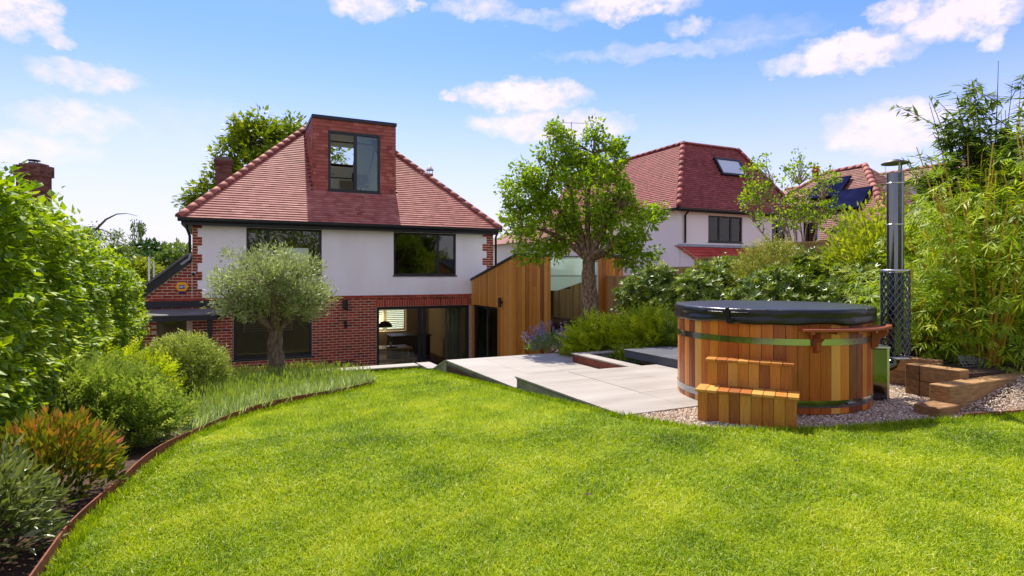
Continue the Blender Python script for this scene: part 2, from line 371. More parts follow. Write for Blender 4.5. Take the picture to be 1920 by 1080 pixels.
# ------------------------------------------------------------------ the materials of the place
mat('soil', ['#2a1c12', '#4a3422', '#5d4530'], .95, scale=28, bump=.03)
mat('ground', ['#4a5a24', '#5d6a2c'], .95, scale=.4)
mat('dry_leaf', ['#2e1a0c', '#4a3018'], .9)
mat('turf', ['#4a6008', '#6c8410', '#8a9c18'], .9, scale=9, detail=8, bump=.01)
mat('grass', ['#4c6806', '#80a00a', '#b0c212', '#ced22c', '#dcd890'], .5, tint=True, mixn=.30, scale=1.6, trans=.38, spec=.3, tcol=(1.15, 1.1, .5))
mat('porcelain', ['#8e867a', '#9c9488', '#a69f94'], .55, scale=2.2, stretch=(.5, 2.2, 1), detail=9, tint=True, mixn=.95, rrough=(.4, .75))
mat('grout', ['#8f8a84'], .9)
mat('concrete', ['#6f6c58', '#8c8a72', '#a09d86'], .85, scale=5, bump=.004)
mat('dark_concrete', ['#3c3a30', '#55533f', '#686650'], .9, scale=6, bump=.004)
mat('dark_paving', ['#55534f', '#6b6864'], .8, scale=2)
mat('corten', ['#4a2413', '#7a3a1c', '#95502a'], .8, scale=14, detail=7, rrough=(.6, .9))
mat('gravel', ['#6e5844', '#b49c80', '#d6c2a8', '#f2ebdf'], .75, tint=True, mixn=.1, scale=30)
mat('gravel_bed', ['#6a5444', '#a08468', '#c0a68c'], .9, scale=60, detail=3, bump=.01)
mat('brick', ['#6e2416', '#92301a', '#a83e24', '#bc5034'], .85, tint=True, mixn=.25, scale=22, bump=.002)
mat('brick_old', ['#4a2a22', '#6d3c30', '#7c4a3c', '#8a5a4c'], .9, tint=True, mixn=.35, scale=14, bump=.003)
mat('mortar', ['#d0bc98', '#e2d2b2'], .95, scale=20)
mat('mortar_dark', ['#6d5c50', '#857264'], .95, scale=20)
mat('render_white', ['#ece5da', '#f3ede3', '#f7f3ea'], .85, scale=1.6, stretch=(1, 1, .35), detail=9)
mat('render_warm', ['#eee6d8', '#f5efe4'], .85, scale=.7, detail=7)
mat('tile_red', ['#84483a', '#9a584a', '#a86658', '#b67868'], .7, tint=True, mixn=.2, spec=.32, scale=6, bump=.001)
mat('tile_hung', ['#78382c', '#964838', '#aa5a48', '#be725e'], .72, tint=True, mixn=.2, scale=8, bump=.001)
mat('tile_nbr', ['#6e2c26', '#8a3c32', '#9c4c40'], .75, tint=True, mixn=.35, scale=3)
mat('tile_bright', ['#9e2f20', '#b84030', '#c4503c'], .7, tint=True, mixn=.3, scale=6)
mat('tile_brown', ['#6b4238', '#855548', '#9a6858'], .8, tint=True, mixn=.35, scale=2)
mat('ridge_tile', ['#84463a', '#9c5848', '#ac6a58'], .75, tint=True, mixn=.4, scale=9, bump=.002)
mat('roof_under', ['#3a201a', '#4a2a22'], .9)
mat('anthracite', ['#17181a', '#1d1e20'], .45, scale=2)
mat('black_metal', ['#0d0d0e', '#141415'], .4, scale=3)
mat('steel_dull', ['#5c5a56', '#6e6c68'], .5, metal=.55, scale=6)
mat('panel_frame', ['#101114', '#18191c'], .9, spec=.0)
mat('lead', ['#8c8f95', '#a9abb0'], .6, scale=8)
mat('felt', ['#58564f', '#6a6760', '#77746c'], .85, scale=3)
mat('cedar', ['#8c4e14', '#ac681c', '#c68028', '#d6983c'], .6, tint=True, mixn=.5, scale=5, stretch=(9, 9, .7), detail=6, bump=.0015)
mat('cedar_tub', ['#6a2c08', '#96440a', '#bc6010', '#d47e1e', '#dea048'], .42, tint=True, mixn=.28, scale=5, stretch=(12, 12, .8), detail=6, bump=.0015, coat=.25)
mat('cedar_step', ['#84440e', '#a65e14', '#c07e24', '#d09a42'], .5, tint=True, mixn=.35, scale=5, stretch=(10, 10, 1.2), detail=6, bump=.0015, coat=.15)
mat('cedar_red', ['#7d3413', '#96451d', '#a85628'], .5, tint=True, mixn=.4, scale=7, stretch=(2, 2, 8), coat=.2)
mat('sleeper', ['#5e4224', '#84603a', '#a27c4c', '#bc9a66'], .8, tint=True, mixn=.7, scale=6, stretch=(1.2, 3, 8), detail=7, bump=.004)
mat('fence_wood', ['#8d6a3c', '#a98450', '#bd9a62'], .8, tint=True, mixn=.5, scale=6, stretch=(2, 2, 1), bump=.002)
mat('brown_slat', ['#4a2412', '#6a3a1e', '#7c4826'], .6, tint=True, mixn=.4, scale=5, stretch=(1, 6, 6))
mat('composite', ['#3f4046', '#4a4b52', '#56575e'], .6, tint=True, mixn=.3, scale=9, stretch=(.6, 9, 9), bump=.001)
mat('vinyl', ['#0c0c0d', '#131314', '#1a1a1b'], .32, scale=2.4, detail=3, bump=.014, bscale=6.5, spec=.5)
mat('sky_patch', ['#e6efe9', '#eef4f0'], .5, trans=.4, scale=1)
mat('steel_mid', ['#9a9da0', '#b4b7ba'], .12, metal=1., scale=3, rrough=(.08, .2))
mat('steel', ['#5e6164', '#74777a'], .12, metal=1., scale=3, stretch=(1, 1, .2), rrough=(.05, .14))
mat('steel_brushed', ['#b4b5b2', '#d0d0cc'], .3, metal=1., scale=30, stretch=(1, 1, 6), rrough=(.22, .42))
mat('oak', ['#9a6a30', '#b8833e', '#c89450'], .45, scale=6, stretch=(1, 9, 9), detail=5)
mat('plaster_in', ['#b8b4aa', '#c4c0b6'], .9, scale=1)
mat('wall_dim', ['#94897a', '#a89c8a'], .9, scale=2)
mat('floor_in', ['#5a4632', '#6b543c'], .6, scale=3)
mat('kitchen_dark', ['#1b1e22', '#24282c'], .5)
mat('white_paint', ['#e4e2de', '#ecebe8'], .5)
mat('alarm_yellow', ['#f2a406', '#f7b012'], .4)
mat('alarm_blue', ['#16246a', '#1c2c7c'], .4)
mat('print_white', ['#f2f2f2'], .5)
mat('solar', ['#14172e', '#1b1f3d', '#23284a'], .8, scale=1.5, spec=.0)
mat('clay', ['#9c4a30', '#b05c3e'], .8, scale=9)
mat('bark_pear', ['#3e2c20', '#6a5240', '#94795e', '#b8a084'], .95, scale=24, stretch=(1, 1, .6), detail=8, bump=.03, world_rot=False)
mat('bark_olive', ['#4e3f30', '#7a6652', '#9e8a70'], .95, scale=26, stretch=(1, 1, .35), detail=8, bump=.03, world_rot=False)
mat('bark', ['#3a2e22', '#54442f', '#6a5840'], .95, scale=16, stretch=(1, 1, .4), bump=.02, world_rot=False)
mat('twig_pale', ['#8a745c', '#a8927a'], .9, scale=12)
mat('cane', ['#a8801e', '#c89a30', '#d4ac4c'], .55, scale=5, tint=True, mixn=.6)
def leafm(n, cols, trans=.35, rough=.5, spec=.35, tcol=(1.1, 1.1, .55)): mat(n, cols, rough, tint=True, mixn=.18, scale=2.0, trans=trans, spec=spec, tcol=tcol, world_rot=False)
leafm('leaf_hedge', ['#4a660a', '#769610', '#a4b81c', '#ced642'], .42)
leafm('leaf_pear', ['#4c6a0e', '#749616', '#9eb622', '#c4d044'], .5)
leafm('leaf_olive', ['#5c663c', '#8a965a', '#b0ba7c', '#d6dca8'], .38, .45, .5, (1, 1.05, .7))
leafm('leaf_chestnut', ['#465e0e', '#6a8412', '#94a418', '#bcc030'], .4)
leafm('leaf_far', ['#3c5020', '#56702c', '#7a8f3a', '#98a84c'], .3)
leafm('leaf_far_dark', ['#26401c', '#355524', '#4b6b2c'], .25)
leafm('leaf_far_gold', ['#6a7a1c', '#8f9a28', '#b4b83a'], .35)
leafm('leaf_rhodo', ['#36500e', '#567012', '#829422', '#b0b648'], .3, .38, .5)
leafm('leaf_pieris', ['#4e6618', '#7c8c28', '#aca83e', '#d0b870'], .35)
leafm('leaf_gold', ['#5e7a10', '#8a9e18', '#b4be26', '#d4d044'], .42)
leafm('leaf_laurel', ['#50681a', '#788e1e', '#a2b028', '#c4c848'], .38, .4, .5)
leafm('leaf_bamboo', ['#4a6a0e', '#7c9a16', '#acc022', '#d2d848'], .42)
leafm('leaf_buddleia', ['#34501a', '#506e26', '#7a9236', '#9aa850'], .35)
leafm('leaf_juniper', ['#647c10', '#98ac1a', '#c2cc2c', '#dce054'], .5)
leafm('leaf_juniper_soft', ['#546e2a', '#7a9238', '#a0b24c', '#c4ce70'], .36)
leafm('leaf_rosemary', ['#62742a', '#8a9a3c', '#aebA54', '#cCd07c'], .35)
leafm('leaf_lavender', ['#6c8648', '#98ae6c', '#bcca98', '#d8e2c0'], .4)
leafm('leaf_lavstalk', ['#6a8424', '#8ca436', '#aebc50'], .35)
leafm('leaf_leucothoe', ['#3c4c10', '#6a7c18', '#8a8a20', '#b88a34', '#d06c44', '#e4a07c'], .3, .38, .5)
leafm('leaf_dark', ['#46562a', '#667638', '#8c9656', '#b4b890'], .3, .36, .5)
leafm('flower_purple', ['#6a6488', '#8880a4', '#a8a0bc'], .3)
leafm('leaf_catmint', ['#5e7a3c', '#7e9a54', '#a0b478'], .3)
leafm('leaf_plum', ['#3a1420', '#5a2030', '#74303c'], .3)
mat('sky_white_glass', ['#c4ccd2', '#d4dade'], .2, scale=1, spec=.6)  # white sky reflection put into the pane's own colour
glassmat('glass', (.80, .86, .82), 1.0, 1.5)
glassmat('glass_window', (.46, .50, .44), 1.0, 1.75)
glassmat('glass_green', (.93, .97, .95), 1.0, 1.5)
def watermat():
    m = mat('water', ['#2e3a34', '#3c4a42'], .04, spec=.6, bump=.0015, bscale=9); return m
watermat()

# ------------------------------------------------------------------ ground, lawn, beds
def gz(v): return -1.27-.0745*max(0., v-4.4)
def gz_arr(v): return -1.27-.0745*np.maximum(0., v-4.4)
g = MB(); g.add([(-700, -300, -3.25), (700, -300, -3.25), (700, 900, -3.25), (-700, 900, -3.25)], [(0, 1, 2, 3)]); structure('ground', g, 'ground', (0, 0, -3.25), 0.)
# raised garden, in plot axes: left block carries the lawn, right block the terraces and beds
def block(mb, u0, u1, vs, zf, zb=-3.24):
    for a, b in zip(vs, vs[1:]):
        mb.add([(u0, a, zf(a)), (u1, a, zf(a)), (u1, b, zf(b)), (u0, b, zf(b))], [(0, 1, 2, 3)])
    a, b = vs[0], vs[-1]
    for v in (a, b): mb.add([(u0, v, zb), (u1, v, zb), (u1, v, zf(v)), (u0, v, zf(v))], [(0, 1, 2, 3)])
    for u in (u0, u1):
        for p, q in zip(vs, vs[1:]): mb.add([(u, p, zb), (u, q, zb), (u, q, zf(q)), (u, p, zf(p))], [(0, 1, 2, 3)])
vs = [-14, 0, 3, 4.4, 5.5, 6.5, 7.5, 8.5, 9.3, 10.12]
t = MB(); block(t, -30, 3.13, vs, lambda v: gz(v)-.03)
block(t, 3.13, 30, [-14, 0, 3, 4.4, 9.0], lambda v: -1.30 if v < 4.3 else -1.46)
block(t, 9.75, 45, [9.0, 12, 30], lambda v: -1.46)
t.prism([(5.0, 9.0), (9.75, 9.0), (9.75, 13.7), (7.95, 13.7)], -3.24, -1.45)
structure('planting_bed', t, 'soil')
t = MB(); t.add([(-9, 10.2, -3.15), (9.7, 10.2, -3.15), (9.7, 26, -3.15), (-9, 26, -3.15)], [(0, 1, 2, 3)]); t.add([(3.2, 9.1, -3.15), (5.0, 9.1, -3.15), (5.0, 10.2, -3.15), (3.2, 10.2, -3.15)], [(0, 1, 2, 3)])
structure('sunken_patio', t, 'dark_paving')
# lawn outline: the edging curve on the left, the terrace and the gravel on the right
EDGE = [(-.62, -2.), (-.70, 1.2), (-.72, 3.05), (-.70, 3.62), (-.57, 4.23), (-.42, 5.05), (-.15, 5.93), (.22, 6.59), (.69, 7.13), (1.25, 7.63), (1.80, 8.25)]
GRAV = [(3.10, 4.50), (3.2, 4.26), (3.30, 4.08), (3.37, 3.92), (3.48, 3.71), (3.8, 3.49), (4.18, 3.32), (4.65, 3.17), (5.37, 3.05), (5.81, 2.93), (6.52, 2.76), (7.6, 2.5), (9.6, 2.2)]
def smooth_line(p, n=6):
    p = np.array(p); out = []
    for i in range(len(p)-1):
        a, b, c, d = p[max(i-1, 0)], p[i], p[i+1], p[min(i+2, len(p)-1)]
        for s in np.linspace(0, 1, n, endpoint=False): out.append(.5*((2*b)+(-a+c)*s+(2*a-5*b+4*c-d)*s*s+(-a+3*b-3*c+d)*s**3))
    out.append(p[-1]); return np.array(out)
EDG = smooth_line(EDGE); GRV = smooth_line(GRAV)
lawn_poly = [tuple(p) for p in EDG]+[(1.82, 8.36), (1.2, 10.11), (3.12, 10.11), (3.12, 4.6)]+[tuple(p) for p in GRV]+[(9.6, -8), (-1.2, -8)]
LPOLY = np.array(lawn_poly)
def inside(P, poly):
    x, y = P[:, 0], P[:, 1]; r = np.zeros(len(P), bool); n = len(poly); j = n-1
    for i in range(n):
        xi, yi = poly[i]; xj, yj = poly[j]
        c = ((yi > y) != (yj > y)) & (x < (xj-xi)*(y-yi)/(yj-yi+1e-12)+xi); r ^= c; j = i
    return r
# the lawn sheet as a grid clipped to the outline
import bmesh
bm = bmesh.new(); f = bm.faces.new([bm.verts.new((x, y, 0)) for x, y in lawn_poly]); bmesh.ops.triangulate(bm, faces=[f])
for v in (4.4, 5.5, 6.5, 7.5, 8.5, 9.3):
    bmesh.ops.bisect_plane(bm, geom=bm.verts[:]+bm.edges[:]+bm.faces[:], plane_co=(0, v, 0), plane_no=(0, 1, 0))
for v in bm.verts: v.co.z = gz(v.co.y)
me = bpy.data.meshes.new('lawn'); bm.to_mesh(me); bm.free()
if me.polygons[0].normal.z < 0: me.flip_normals()
structure('lawn', me, 'turf')
# grass blades
def grass():
    parts_ = []
    def band(y0, y1, dens, L, wd, seg):
        # world rectangle around the view cone
        xm = y1*.92+.3; n = int(dens*(y1-y0)*2*xm); X = rng.uniform(-xm, xm, n); Y = rng.uniform(y0, y1, n)
        u = X*CT+Y*ST; v = -X*ST+Y*CT; k = inside(np.stack([u, v], 1), LPOLY) & (np.abs(X) < Y*.90+.35); X, Y, v = X[k], Y[k], v[k]; n = len(X)
        base = np.stack([X, Y, gz_arr(v)], 1)
        patch = lump(np.stack([X, Y, 0*X], 1), 1.3)+.6*lump(np.stack([X, Y, 0*X], 1), 4.1, 2.)+.4*lump(np.stack([X, Y, 0*X], 1), 9.3, 4.)
        patch2 = .8*lump(np.stack([X, Y, 0*X], 1), 3.1, 7.)+.8*lump(np.stack([X, Y, 0*X], 1), 7.7, 9.); tuft = np.clip(lump(np.stack([X, Y, 0*X], 1), 2.3, 11.)+.7*lump(np.stack([X, Y, 0*X], 1), 6.1, 5.)-.62, 0, 1); patch = patch-.9*tuft; patch2 = patch2+2.2*tuft
        az = rng.uniform(0, 2*math.pi, n)+.8*patch; tilt = np.abs(rng.normal(size=n))*.62+.15
        d = np.stack([np.cos(az)*np.sin(tilt), np.sin(az)*np.sin(tilt), np.cos(tilt)], 1)
        side = np.stack([-np.sin(az), np.cos(az), 0*az], 1); tw = rng.uniform(-1, 1, n)[:, None]; side = unit(side+tw*np.cross(side, d))
        l = (L*rng.uniform(.5, 1.3, n)*(1+.38*np.clip(patch2, -1, 1.2)))[:, None]; w = (wd*rng.uniform(.7, 1.3, n))[:, None]
        dr = np.stack([np.cos(az), np.sin(az), -.35+0*az], 1)
        mid = base+d*l*.55; tip = base+d*l*.9+dr*l*.33*rng.uniform(.3, 1.3, n)[:, None]
        ti = .40+.17*patch+.15*rng.normal(size=n)
        dry = rng.random(n) < .022; ti[dry] = 1.
        if seg == 2:
            V = np.stack([base-side*w*.5, base+side*w*.5, mid+side*w*.42, mid-side*w*.42, tip], 1).reshape(-1, 3)
            F = (np.array([(0, 1, 2), (0, 2, 3), (3, 2, 4)])[None]+5*np.arange(n)[:, None, None]).reshape(-1, 3); T = np.repeat(ti, 3)
        else:
            V = np.stack([base-side*w*.5, base+side*w*.5, tip], 1).reshape(-1, 3); F = np.arange(3*n).reshape(-1, 3); T = ti
        parts_.append((V, F, np.clip(T, 0, 1)))
    band(2.0, 3.2, 24000, .040, .0034, 2); band(3.2, 4.8, 14000, .040, .0044, 2); band(4.8, 7.2, 8000, .042, .0062, 1); band(7.2, 11.2, 4200, .045, .010, 1)
    # the longer uncut fringe along the edging and the terrace
    fr = []
    for line, off in ((EDG, (.04, -.03)), (GRV, (-.03, -.06)), (np.array([(3.1, 4.5), (3.1, 6.5)]), (-.03, 0)), (np.array([(3.1, 6.5), (3.1, 10.0)]), (-.03, 0)), (np.array([(1.5, 10.08), (3.1, 10.08)]), (0, -.03))):
        seg = np.diff(line, axis=0); ln = np.linalg.norm(seg, axis=1); n = int(ln.sum()*900); k = rng.choice(len(seg), n, p=ln/ln.sum()); p = line[k]+seg[k]*rng.random((n, 1))+np.array(off)*rng.uniform(.3, 2.2, (n, 1))
        kk = (p[:, 1] > 1.5); p = p[kk]; n = len(p)
        if n == 0: continue
        X = p[:, 0]*CT-p[:, 1]*ST; Y = p[:, 0]*ST+p[:, 1]*CT; b = np.stack([X, Y, gz_arr(p[:, 1])], 1); d = unit(np.array((0, 0, 1.))+.55*rng.normal(size=(n, 3))); d[:, 2] = np.abs(d[:, 2])
        fr.append(scatter(LEAF2, b, d, rdir(n), .055*rng.uniform(.5, 1.4, n), .006*rng.uniform(.7, 1.3, n), .28+.15*rng.normal(size=n)))
    V, F, T = join(parts_+fr)
    o = solo('grass', fast_mesh('grass', V, F, T), 'grass', 'short mown grass covering the garden lawn', 'grass', (0, 0, 0), 0., kind='stuff')
grass()
# gravel sheet and stones
grav_poly = [tuple(p) for p in GRV]+[(9.6, 3.1), (6.7, 3.12), (6.7, 3.6), (7.0, 3.7), (7.0, 5.2), (6.2, 5.2), (6.2, 4.20), (3.22, 4.275)]
def grz(u, v): return -1.268+max(0., u-6.05)*.21*min(1., max(0., (v-2.2)/.7))*(1. if v < 3.12 else 0.)
t = MB(); t.prism(grav_poly, -1.30, -1.268); 
t.add([(6.05, 2.86, -1.262), (9.6, 2.19, -1.262), (9.6, 3.1, -1.0), (7.3, 3.1, -1.02)], [(0, 1, 2, 3)])
structure('gravel_path', t, 'gravel_bed')
def gravel():
    n = 64000; P = np.stack([rng.uniform(3.2, 8.2, n), rng.uniform(2.3, 5.2, n)], 1); k = inside(P, np.array(grav_poly)); P = P[k]
    tc = UV(2.714, 6.16); k = (np.hypot(P[:, 0]-tc[0], P[:, 1]-tc[1]) > .86); P = P[k]; n = len(P)
    z = np.array([grz(u, v) for u, v in P]); s = .0075*rng.uniform(.6, 1.4, n)
    O = np.array([(1,0,0),(-1,0,0),(0,1,0),(0,-1,0),(0,0,.7),(0,0,-.7)]); OF = np.array([(0,2,4),(2,1,4),(1,3,4),(3,0,4),(2,0,5),(1,2,5),(3,1,5),(0,3,5)])
    X = P[:, 0]*CT-P[:, 1]*ST; Y = P[:, 0]*ST+P[:, 1]*CT; a = rng.uniform(0, 6.28, n); b = rng.uniform(-.6, .6, n)
    j = O[None]*rng.uniform(.6, 1.35, (n, 6, 1))*s[:, None, None]
    x = j[:, :, 0]*np.cos(a)[:, None]-j[:, :, 1]*np.sin(a)[:, None]; y = j[:, :, 0]*np.sin(a)[:, None]+j[:, :, 1]*np.cos(a)[:, None]; zz = j[:, :, 2]+x*b[:, None]
    V = np.stack([x+X[:, None], y+Y[:, None], zz+(z+.004+.006*rng.random(n))[:, None]], 2).reshape(-1, 3); F = (OF[None]+6*np.arange(n)[:, None, None]).reshape(-1, 3)
    T = np.repeat(np.clip(.5+.3*rng.normal(size=n), 0, 1), 8)
    solo('gravel_stones', fast_mesh('gravel_stones', V, F, T), 'gravel', 'pink and buff gravel stones round the hot tub', 'gravel', (0, 0, 0), 0., kind='stuff')
gravel()
# rusty steel lawn edging
t = MB(); e = EDG[6:]
for a, b in zip(e, e[1:]):
    d = unit((b-a)[None])[0]; nrm = np.array((-d[1], d[0]))*.004
    q = [a-nrm, b-nrm, b+nrm, a+nrm]; zt = [gz(p[1])+.075+.012*math.sin(p[1]*3) for p in q]
    t.add([(p[0], p[1], gz(p[1])-.08) for p in q]+[(p[0], p[1], z) for p, z in zip(q, zt)], [(0, 1, 5, 4), (1, 2, 6, 5), (2, 3, 7, 6), (3, 0, 4, 7), (4, 5, 6, 7)])
last = e[-1]; t.box((last[0]-.10, last[1]-.004, gz(last[1])-.05), (last[0], last[1]+.004, gz(last[1])+.08))
solo('lawn_edging', t, 'corten', 'rusty steel strip curving between the left planting bed and the lawn', 'edging', (-.6, 4, -1.3))
t = MB(); e = GRV[-19:]
for a, b in zip(e, e[1:]):
    t.add([(a[0], a[1], -1.3), (b[0], b[1], -1.3), (b[0], b[1], -1.225), (a[0], a[1], -1.225), (a[0], a[1]+.008, -1.3), (b[0], b[1]+.008, -1.3), (b[0], b[1]+.008, -1.225), (a[0], a[1]+.008, -1.225)], [(0, 1, 2, 3), (5, 4, 7, 6), (3, 2, 6, 7)])
solo('gravel_edging', t, 'corten', 'low rusty steel strip between the lawn and the gravel at far right', 'edging', (6, 2.8, -1.3))

# ------------------------------------------------------------------ terraces of large pale slabs
def slabs(parent, u0, u1, v0, v1, z, su, sv, holes=(), off=.0):
    vv = v0; row = 0
    while vv < v1-.02:
        ve = min(vv+sv, v1); uu = u0-(off if row % 2 else 0.)
        while uu < u1-.02:
            ue = min(uu+su, u1); a = max(uu, u0)
            skip = any(h[0]-.01 <= a and ue <= h[1]+.01 and h[2]-.01 <= vv and ve <= h[3]+.01 for h in holes)
            if not skip:
                p = MB(); p.box((a+.001, vv+.001, z-.02), (ue-.001, ve-.001, z+.0012*rng.normal()), float(np.clip(.5+.16*rng.normal(), 0, 1))); part('slab', p, 'porcelain', parent)
            uu = ue
        vv = ve; row += 1
t = MB(); t.box((3.16, 4.29, -1.62), (6.2, 5.0, -1.2704)); t.box((3.16, 5.0, -1.62), (5.34, 6.465, -1.2704)); t.box((5.34, 5.0, -1.62), (6.2, 6.3, -1.2704))
up = structure('upper_terrace', t, 'concrete', (3.16, 4.29, -1.62))
slabs(up, 3.14, 6.2, 4.27, 6.48, -1.25, .765, .7367)
t = MB(); t.box((3.165, 6.47, -3.2), (4.9, 9.03, -1.4104)); t.box((4.9, 8.02, -3.2), (5.24, 9.03, -1.4104))
lo = structure('lower_terrace', t, 'concrete', (3.165, 6.47, -3.2))
slabs(lo, 3.14, 4.895, 6.485, 9.05, -1.39, .585, .855); slabs(lo, 4.895, 5.26, 8.02, 9.05, -1.39, .585, .515)
# bronze strip under the slab nosing
t = MB(); t.box((3.150, 4.29, -1.287), (3.158, 6.46, -1.273)); part('edge_trim', t, 'felt', up)
# retaining wall with pale coping round the sunken patio
rw = thing('retaining_wall', 'low concrete wall with pale stone coping between lawn and sunken patio', 'wall', (3.1, 10.2, -3.2))
t = MB(); t.box((-6., 10.125, -3.2), (3.27, 10.37, -1.636)); t.box((3.02, 9.05, -3.2), (3.27, 10.12, -1.90)); part('wall', t, 'dark_concrete', rw)
t = MB(); t.prism([(3.02, 9.05), (3.27, 9.05), (3.27, 10.12), (3.02, 10.12)], -1.91, lambda u, v: -1.415 if v < 9.5 else -1.636); 
t = MB(); t.add([(3.14, 9.045, -2), (3.26, 9.045, -2), (3.26, 9.68, -2), (3.14, 9.68, -2), (3.14, 9.045, -1.412), (3.26, 9.045, -1.412), (3.26, 9.68, -1.632), (3.14, 9.68, -1.632)], [tuple(f) for f in BOX_F]); t.box((3.04, 9.685, -2), (3.25, 10.12, -1.636)); part('cheek_wall', t, 'concrete', rw)
uu = -6.
while uu < 3.0:
    p = MB(); ue = min(uu+.9, 3.03); p.box((uu+.002, 10.08, -1.634), (ue-.002, 10.40, -1.61)); part('coping', p, 'porcelain', rw, .003); uu = ue
p = MB(); p.box((3.034, 9.68, -1.633), (3.29, 10.40, -1.609)); part('coping', p, 'porcelain', rw, .003)
p = MB(); p.add([(3.12, 9.055, -1.412), (3.28, 9.055, -1.412), (3.28, 9.675, -1.632), (3.12, 9.675, -1.632), (3.12, 9.055, -1.39), (3.28, 9.055, -1.39), (3.28, 9.675, -1.61), (3.12, 9.675, -1.61)], BOX_F); part('coping', p, 'porcelain', rw)

# ------------------------------------------------------------------ pond with coping and the dark deck over it
pd = thing('pond', 'square pond with pale stone rim and rusty steel side set in the terrace', 'pond', (5.6, 7.2, -1.7))
t = MB(); t.box((4.92, 6.49, -1.72), (5.06, 7.99, -1.273)); t.box((5.06, 7.86, -1.72), (7.6, 7.99, -1.273)); t.box((5.06, 6.49, -1.72), (7.6, 6.5, -1.40)); t.box((5.06, 6.5, -1.72), (7.6, 7.86, -1.68)); part('basin', t, 'concrete', pd)
t = MB(); t.box((4.899, 6.49, -1.41), (4.915, 7.995, -1.276)); part('steel_side', t, 'corten', pd)
for a, b in (((4.88, 6.485), (5.08, 8.0)), ((5.082, 7.82), (6.3, 8.0)), ((6.302, 7.82), (7.6, 8.0))):
    p = MB(); p.box((*a, -1.272), (*b, -1.25)); part('coping', p, 'porcelain', pd, .003)
t = MB(); t.add([(5.06, 6.5, -1.345), (7.6, 6.5, -1.345), (7.6, 7.86, -1.345), (5.06, 7.86, -1.345)], [(0, 1, 2, 3)]); part('water', t, 'water', pd)
dk = thing('deck', 'dark grey composite deck raised beside the hot tub over the pond', 'deck', (6.6, 6., -1.25))
t = MB(); t.box((5.36, 5.02, -1.248), (5.40, 7.24, -1.153)); t.box((5.40, 7.2, -1.248), (8.2, 7.24, -1.153)); t.box((5.40, 5.02, -1.248), (8.2, 5.06, -1.153)); part('fascia', t, 'composite', dk)
v = 5.0; k = 0
while v < 7.2:
    p = MB(); p.box((5.34, v+.003, -1.15), (8.2, min(v+.145, 7.26)-.003, -1.128), float(np.clip(.5+.2*rng.normal(), 0, 1))); part('board', p, 'composite', dk, .002); v += .145
for u in (5.6, 6.6, 7.6):
    p = MB(); p.box((u, 5.1, -1.46), (u+.07, 7.15, -1.155)); part('joist', p, 'sleeper', dk)

# ------------------------------------------------------------------ the house
FV = 17.14; U0, U1 = -.93, 7.54; ZF = -3.15
house = thing('detached_house', 'brick and white rendered house with red hipped roof and tall dormer window', 'house', (3.3, 17.14, ZF))
W1, W2 = (.34, 2.27, -.02, 1.26), (4.31, 6.27, -.02, 1.26)
LW, BF = (.03, 2.01, -2.27, -.94), (3.81, 6.72, ZF+.02, -.95)
t = MB()
wall_holes(t, U0, U1, ZF, 1.40, FV+.012, FV+.30, [W1, W2, LW, BF])
wall_holes(t, FV+.30, 23.3, ZF, 1.40, U0, U0+.28, [], axis='v'); wall_holes(t, FV+.30, 23.3, ZF, 1.40, U1-.28, U1, [], axis='v')
wall_holes(t, U0+.28, U1-.28, ZF, 1.40, 23.02, 23.3, [(4.6, 6.3, -2.25, -.95), (1.0, 2.6, 0, 1.0)])
# lean-to side with sloping top, flush with the front
t.add([(-2.35, FV+.012, ZF), (U0, FV+.012, ZF), (U0, FV+.3, ZF), (-2.35, FV+.3, ZF), (-2.35, FV+.012, -.88), (U0, FV+.012, .33), (U0, FV+.3, .33), (-2.35, FV+.3, -.88)], [f for f in BOX_F])
part('wall', t, 'mortar', house)
t = MB(); t.box((U0+.28, FV+.3, -.72), (U1-.28, 23.02, -.50)); t.box((U0+.28, FV+.3, 1.36), (U1-.28, 23.02, 1.40)); part('storey_floor', t, 'plaster_in', house)
t = MB(); t.box((U0+.28, FV+.3, ZF), (U1-.28, 23.02, ZF+.015)); t.box((2.7, FV+.3, ZF+.016), (2.8, 20.4, -.72)); part('room_floor', t, 'floor_in', house)
t = MB(); t.box((U0+.283, 22.99, ZF+.016), (4.58, 23.018, -.722)); t.box((6.32, 22.99, ZF+.016), (U1-.283, 23.018, -.722)); t.box((U1-.31, FV+.31, ZF+.016), (U1-.283, 22.98, -.722)); t.box((4.58, 22.99, -.95), (6.32, 23.018, -.722)); t.box((4.58, 22.99, ZF+.016), (6.32, 23.018, -2.25)); part('room_wall', t, 'wall_dim', house)
